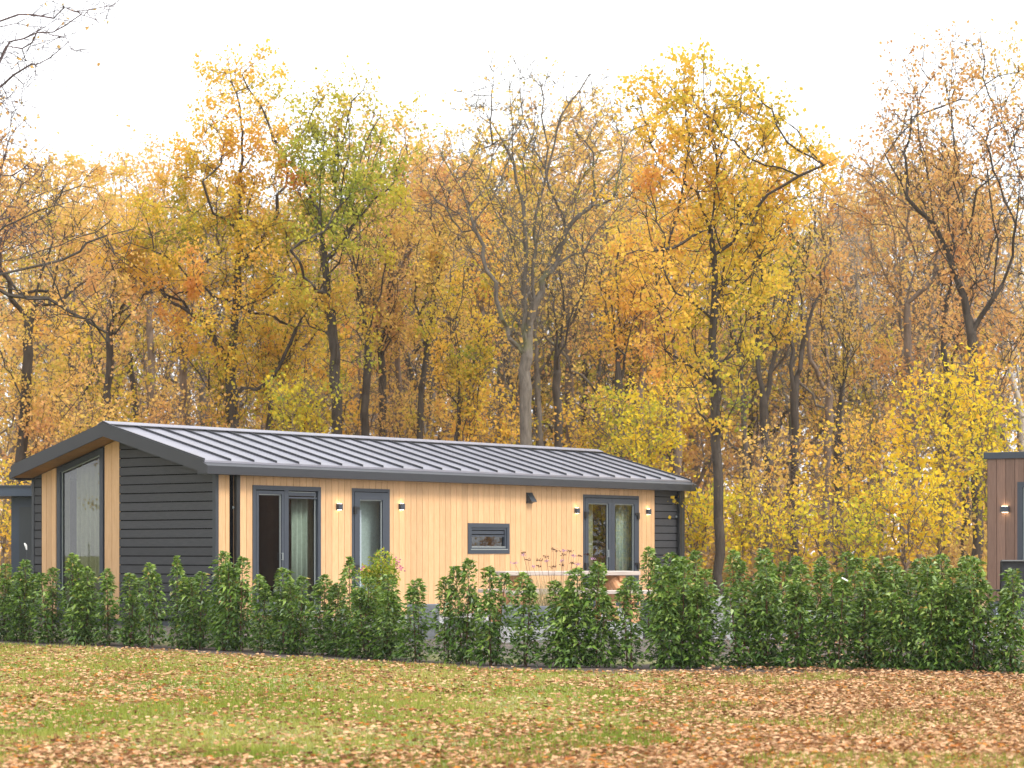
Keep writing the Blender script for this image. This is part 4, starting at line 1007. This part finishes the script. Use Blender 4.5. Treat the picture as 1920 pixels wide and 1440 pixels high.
for i, (x_, y_, D_, pth, lf, lb) in enumerate(SLIM):
    tx, ty = pth[-1]; far = 1450 < x_ < 1560 or x_ > 1760
    photo_tree('oak_tree', D_, [[(x_, 1050), (x_, y_)]+pth, [pth[-2], (pth[-2][0]-30, ty+10), (pth[-2][0]-45, ty-50)], [pth[0], (pth[0][0]+28, pth[1][1]), (pth[0][0]+50, pth[1][1]-70)]],
      [(tx-15,ty-40,48,48),(tx+25,ty-10,48,48),(tx-45,ty+30,45,40),(tx+50,ty+60,45,45),(tx,ty+70,50,40)]+([(tx,ty+150,60,50)] if far else []),
      lb, 'bark_dark' if i % 3 != 1 else 'bark_brown', lf, 5.5 if lf != 'leaf_tan' else 2.5, .19, 620, 200+i, extra=9)
# limbs of two nearer trees that stand outside the frame and reach in
photo_tree('oak_tree', 36, [[(-330,1090),(-310,760),(-260,560),(-200,520)], [(-240,545),(-120,530),(0,515),(80,497),(150,472),(200,442),(250,430)], [(-220,520),(-100,480),(0,468),(40,440),(90,400),(120,350)], [(-200,520),(-100,500),(0,545),(90,560),(160,600),(200,640)]],
  [(60,470,110,30),(170,440,90,30),(90,390,60,40),(230,460,60,35),(130,590,90,40),(-120,480,120,80)],
  'near oak outside the left edge, its long thin bare limbs reaching in over the gable', 'bark_dark', 'leaf_rust', .25, .17, 1100, 28, size=.08, twigs=2, rmin=.006, step=.3, kill=.35, limb_dep=.4, extra=5)
photo_tree('beech_tree', 32, [[(-420,1100),(-400,500),(-350,200),(-280,150)], [(-300,160),(-140,90),(0,40),(60,28),(140,22),(200,12)], [(-280,150),(-120,130),(0,110),(60,80),(100,40)], [(60,40),(110,70),(140,95),(175,100)], [(-290,170),(-100,200),(0,180),(30,160)]],
  [(60,40,80,28),(150,15,80,20),(100,85,70,28),(20,120,70,50),(-100,120,60,40),(20,190,50,40)],
  'near bare beech outside the left edge, purple twigs across the top left sky', 'bark_purple', 'leaf_rust', .04, .13, 1500, 29, size=.06, twigs=3, rmin=.0045, step=.2, kill=.22, limb_dep=.3, extra=8, tl=.45)
photo_tree('beech_tree', 40, [[(2200,1080),(2190,600),(2120,350)], [(2140,400),(2030,330),(1960,280),(1905,240)], [(2150,450),(2030,420),(1950,380),(1895,350)], [(2160,560),(2040,500),(1950,520),(1890,500)]],
  [(1930,250,45,50),(1925,340,50,45),(1930,450,45,45),(1940,540,40,40)],
  'bare beech outside the right edge with dark twigs reaching in', 'bark_dark', 'leaf_rust', .12, .2, 420, 30, size=.07, twigs=2, rmin=.006, step=.28, kill=.32, limb_dep=.4, extra=5)

# yellow understorey
def thicket(cx, cy, rx, ry, D, label, mat, seed, per=10.5, size=.088, n=520, nm='hazel_bush'):
    r = np.random.default_rng(seed); ln = [[(cx, 1060), (cx+r.uniform(-10, 10), cy+ry*.6), (cx+r.uniform(-30, 30), cy)]]
    for k in range(4): ln.append([(cx, 1050), (cx+r.uniform(-.5, .5)*rx, cy+ry*.3), (cx+r.uniform(-.9, .9)*rx, cy-ry*.6)])
    bl = [(cx+r.uniform(-.5, .5)*rx, cy+r.uniform(-.55, .5)*ry, rx*.55, ry*.42) for _ in range(5)]+[(cx, cy+ry*.5, rx*.8, ry*.5)]
    return photo_tree(nm, D, ln, bl, label, 'bark_brown', mat, per*.34, .07, n, seed, twigs=3, size=min(size, .095), kill=.35, step=.28, rmin=.007, cat='bush', tl=.45, extra=3)
thicket(1300,960,80,80,47,'bright yellow bush right behind the chalet\'s far corner','leaf_yellow',51, 11)
thicket(1215,800,90,90,56,'yellow-leaved bush over the right end of the chalet roof','leaf_yellow',52)
thicket(1430,900,70,130,50,'brownish yellow bush right of the tall yellow oak\'s trunk','leaf_tan',53,4)
thicket(1550,900,100,120,49,'sparse yellow bush in the middle of the thicket','leaf_gold',54,3.2)
thicket(1640,840,90,120,52,'large airy yellow bush under the bare birch','leaf_gold',55,5)
thicket(1760,800,100,130,48,'tall bright yellow bush left of the brown chalet','leaf_yellow',56,6.5,.12)
thicket(1855,760,90,120,50,'yellow bush rising above the brown chalet\'s roof','leaf_yellow',57,6,.11)
thicket(1700,960,90,80,46,'low bright yellow bush behind the hedge, right part','leaf_yellow',58,8)
thicket(1480,980,90,60,47,'low yellow bush just behind the hedge, right of the free-standing oak','leaf_yellow',59,6)
thicket(1590,1000,80,50,46,'low yellow bush behind the round-topped laurel','leaf_yellow',60,8)
thicket(1390,960,50,80,50,'yellow bush touching the oak trunk on its right','leaf_yellow',61,7)
thicket(1120,800,80,70,58,'golden bush peeping over the roof near its far ridge end','leaf_gold',62,9)
thicket(560,760,90,60,58,'yellow-green bush above the roof left of its middle','leaf_yellow',63,8)
thicket(920,790,80,60,60,'golden bush above the middle of the roof','leaf_gold',64,8)
thicket(10,940,50,90,50,'yellow-brown bush beside the shed at the left edge','leaf_gold',65,9)
thicket(160,800,90,70,58,'orange-brown bush behind the chalet\'s gable peak','leaf_orange',66,8)
thicket(330,780,90,60,60,'golden brown bush above the left part of the roof','leaf_orange',67,8)
thicket(760,780,90,60,62,'orange bush above the roof, left of its middle','leaf_orange',68,8)

# the wood behind: prototypes copied tree by tree
def proto_tree(seed, h, bark_m, leaf_m, per, twigs=2, shape=0, n=900, leafh=.3, lim=12):
    r = np.random.default_rng(seed); ln = [np.array([0, 0, 0.]), np.array([r.normal()*.3, r.normal()*.3, h*.3]), np.array([r.normal()*.8, r.normal()*.8, h*.6]), np.array([r.normal()*1., r.normal()*1., h*.9])]
    sk = [ln]
    for k in range(5):
        z = h*(.3+.4*r.random()); a = r.random()*6.283; l = h*.22
        b = ln[1]+(ln[2]-ln[1])*np.clip((z/h-.3)/.3, 0, 1); b = np.array([b[0], b[1], z])
        sk.append([b, b+np.array([math.cos(a)*l*.6, math.sin(a)*l*.6, l*.6]), b+np.array([math.cos(a)*l*.9, math.sin(a)*l*.9, l*1.4])])
    at = []
    for k in range(9):
        a = r.random()*6.283; z = h*(leafh+(.93-leafh)*r.random()); rr = h*.16*r.random()
        q = r.normal(size=(n//9, 3)); q /= np.linalg.norm(q, axis=1)[:, None]; q *= r.random((n//9, 1))**.4*np.array([h*.13, h*.13, h*.10])
        at.append(q+np.array([rr*math.cos(a), rr*math.sin(a), z]))
    at = np.concatenate(at); sk += limbs([[np.array(p) for p in l_] for l_ in sk], at, lim, r)
    pos, par, nsk = grow(sk, at, seed, step=.42, kill=.55)
    me, tA, tB, th = tree_mesh(pos, par, .14, .008, twigs, seed)
    cm, k = crown_mesh(tA, tB, per*.95, .12, seed); me.materials.append(M[bark_m]); cm.materials.append(M[leaf_m])
    return me, cm
PT = [proto_tree(71, 13, 'bark_wood', 'leaf_orange', 5), proto_tree(72, 14, 'bark_dark', 'leaf_gold', 5), proto_tree(73, 12, 'bark_wood', 'leaf_tan', 4),
      proto_tree(74, 13, 'bark_dark', 'leaf_green', 5), proto_tree(75, 14, 'bark_wood', 'leaf_rust', 3.5), proto_tree(76, 12.5, 'bark_wood', 'leaf_tan', 1.4, 2),
      proto_tree(77, 9, 'bark_wood', 'leaf_orange', 7, 2, leafh=.12), proto_tree(78, 8, 'bark_dark', 'leaf_gold', 7, 2, leafh=.10), proto_tree(79, 14, 'bark_pale', 'leaf_tan', 1.0, 2, lim=20), proto_tree(80, 13, 'bark_dark', 'leaf_rust', 2.0, 2, lim=20)]
KN = ['orange-leaved', 'golden', 'tan-leaved', 'green-gold', 'rust-leaved', 'nearly bare', 'low orange', 'low golden', 'pale bare', 'dark thinly-leaved']
MARK = ['over the shed', 'over the tall gable window', 'over the roof peak', 'over the first roof seams', 'behind the tallest golden oak', 'behind the leaning forked oak',
        'over the wide front window', 'behind the green-gold oak', 'over the entrance door', 'behind the S-bent oak', 'over the small window', 'behind the V-stemmed oak',
        'left of the bare pale oak', 'right of the bare pale oak', 'over the french doors', 'over the far end of the ridge', 'over the roof\'s far corner', 'behind the free-standing yellow oak',
        'right of the free-standing yellow oak', 'over the sparse yellow bush', 'behind the bare birch', 'behind the twisted twin-stemmed oak', 'behind the tallest rusty oak', 'over the brown chalet']
ROW = [('just behind the front trees', 68), ('in the middle of the wood', 78), ('deep in the wood', 92), ('at the back of the wood', 110)]
def put(pi, X, Y, s, label, group):
    o = empty('oak_tree', (X, Y, .25), random.random()*6.28, label=label, cat='tree', group=group); o.scale = (s, s, s*random.uniform(.93, 1.05))
    for nm, me in (('trunk', PT[pi][0]), ('crown', PT[pi][1])):
        c = bpy.data.objects.new(nm, me); COL.objects.link(c); c.parent = o
skyline = [(0,240),(100,290),(180,330),(270,260),(350,270),(450,260),(600,260),(730,240),(800,235),(900,250),(1050,215),(1150,230),(1280,250),(1400,250),(1500,270),(1560,350),(1620,290),(1700,230),(1920,190)]
for ri, (rn, D) in enumerate(ROW):
    for mi, mk in enumerate(MARK):
        px = (mi+.5)*80+random.uniform(-30, 30); Dd = D+random.uniform(-4, 4)
        pool = {0: [6, 7, 9, 7, 8, 5, 8], 1: [0, 1, 3, 8, 5, 6, 9], 2: [0, 1, 2, 4, 5, 3, 8], 3: [0, 2, 4, 1, 8]}[ri]
        if px > 1450: pool = [p for p in pool if p not in (3,)]+[5, 8, 9]
        pi = random.choice(pool); hh = [13, 14, 12, 13, 14, 12.5, 9, 8, 14, 13][pi]
        yt = np.interp(px, [a for a, b in skyline], [b for a, b in skyline])+random.uniform(0, 75)+(0 if ri else 60)
        want = (HZ-yt)/F*Dd+1.2
        if pi in (6, 7): want = random.uniform(7.5, 10)
        put(pi, (px-960)/F*Dd, Dd, want/hh, '%s oak %s, %s' % (KN[pi], rn, mk), 'oaks standing '+rn)
# trees at both sides of the clearing, seen mirrored in the windows
SIDE = [(-34,20,'left'),(-38,28,'left'),(-33,36,'left'),(-42,40,'left'),(-36,12,'left'),(-45,22,'left'),(30,38,'right'),(36,46,'right'),(31,54,'right'),(40,40,'right'),(44,56,'right'),(38,33,'right'),(50,48,'right')]
NTH = ['nearest', 'second', 'third', 'fourth', 'fifth', 'sixth', 'seventh', 'eighth', 'ninth', 'tenth', 'eleventh', 'twelfth', 'thirteenth', 'fourteenth', 'last']
SIDE += [(-28+2*(i % 3)*-1, 14+3.2*i, 'left') for i in range(9)]+[(24+3*i, 40+1.8*i+2*(i % 2), 'right') for i in range(8)]
cnt = {'left': 0, 'right': 0}
for i, (X, Y, sd_) in enumerate(SIDE):
    cnt[sd_] += 1
    put([1, 0, 4, 3, 0, 1, 1, 7, 1, 0, 3, 4, 1][i] if i < 13 else (7 if i % 2 else 6), X, Y, 1.0 if i < 13 else .62, '%s oak at the %s side of the clearing, seen only mirrored in the window panes' % (NTH[cnt[sd_]-1], sd_), 'oaks beside the clearing to the '+sd_)
def mass(name, n, X0, X1, Y0_, Y1, top, mat, size, sd, sc_=2.2, wedge=True):
    r = np.random.default_rng(sd); Y = Y0_+(Y1-Y0_)*r.random(n); X = (r.random(n)*2-1)*(.26*Y+4) if wedge else X0+(X1-X0)*r.random(n)
    hn = top*(.25+1.1*vnoise(X+200, Y, sc_, sd)**1.3); Z = .25+hn*r.random(n)**.8
    k = vnoise(X*1.0+300, Z*1.3+Y*.35+40, .8, sd+1) > .42; X, Y, Z = X[k], Y[k], Z[k]
    V, fc = kites(np.stack([X, Y, Z], -1), size, .4, r)
    t = np.clip(vnoise(X+90, Y, 3.1, sd+2)*.7+.3*r.random(len(X)), 0, 1)
    return tag(link(name, fast_mesh(name, V, fc, 4, np.repeat(t, 4)), M[mat]), kind='stuff')
M['leaf_under'] = leaf_mat('undergrowth_colours', [(0, (.10,.13,.04)), (.3, (.30,.22,.08)), (.55, (.40,.24,.10)), (.8, (.52,.38,.08)), (1, (.62,.48,.07))], .35)
mass('undergrowth', 70000, 0, 0, 52, 80, 2.1, 'leaf_under', .13, 91)
mass('far_undergrowth', 80000, 0, 0, 84, 130, 7.5, 'leaf_tan', .24, 92, 4)
hz = MB().box(-110, 110, -12, 150, -2.5, 30).build('haze', None); hz['kind'] = 'stuff'
hm = bpy.data.materials.new('autumn_haze'); hm.use_nodes = True; hn_ = hm.node_tree; hn_.nodes.remove(hn_.nodes['Principled BSDF'])
pvn = hn_.nodes.new('ShaderNodeVolumePrincipled'); pvn.inputs['Density'].default_value = .00035; pvn.inputs['Color'].default_value = (.95, .95, .93, 1); pvn.inputs['Anisotropy'].default_value = .3
hn_.links.new(pvn.outputs[0], hn_.nodes['Material Output'].inputs['Volume']); hz.data.materials.append(hm)
print('leaves', NL, 'objects', len(bpy.data.objects))
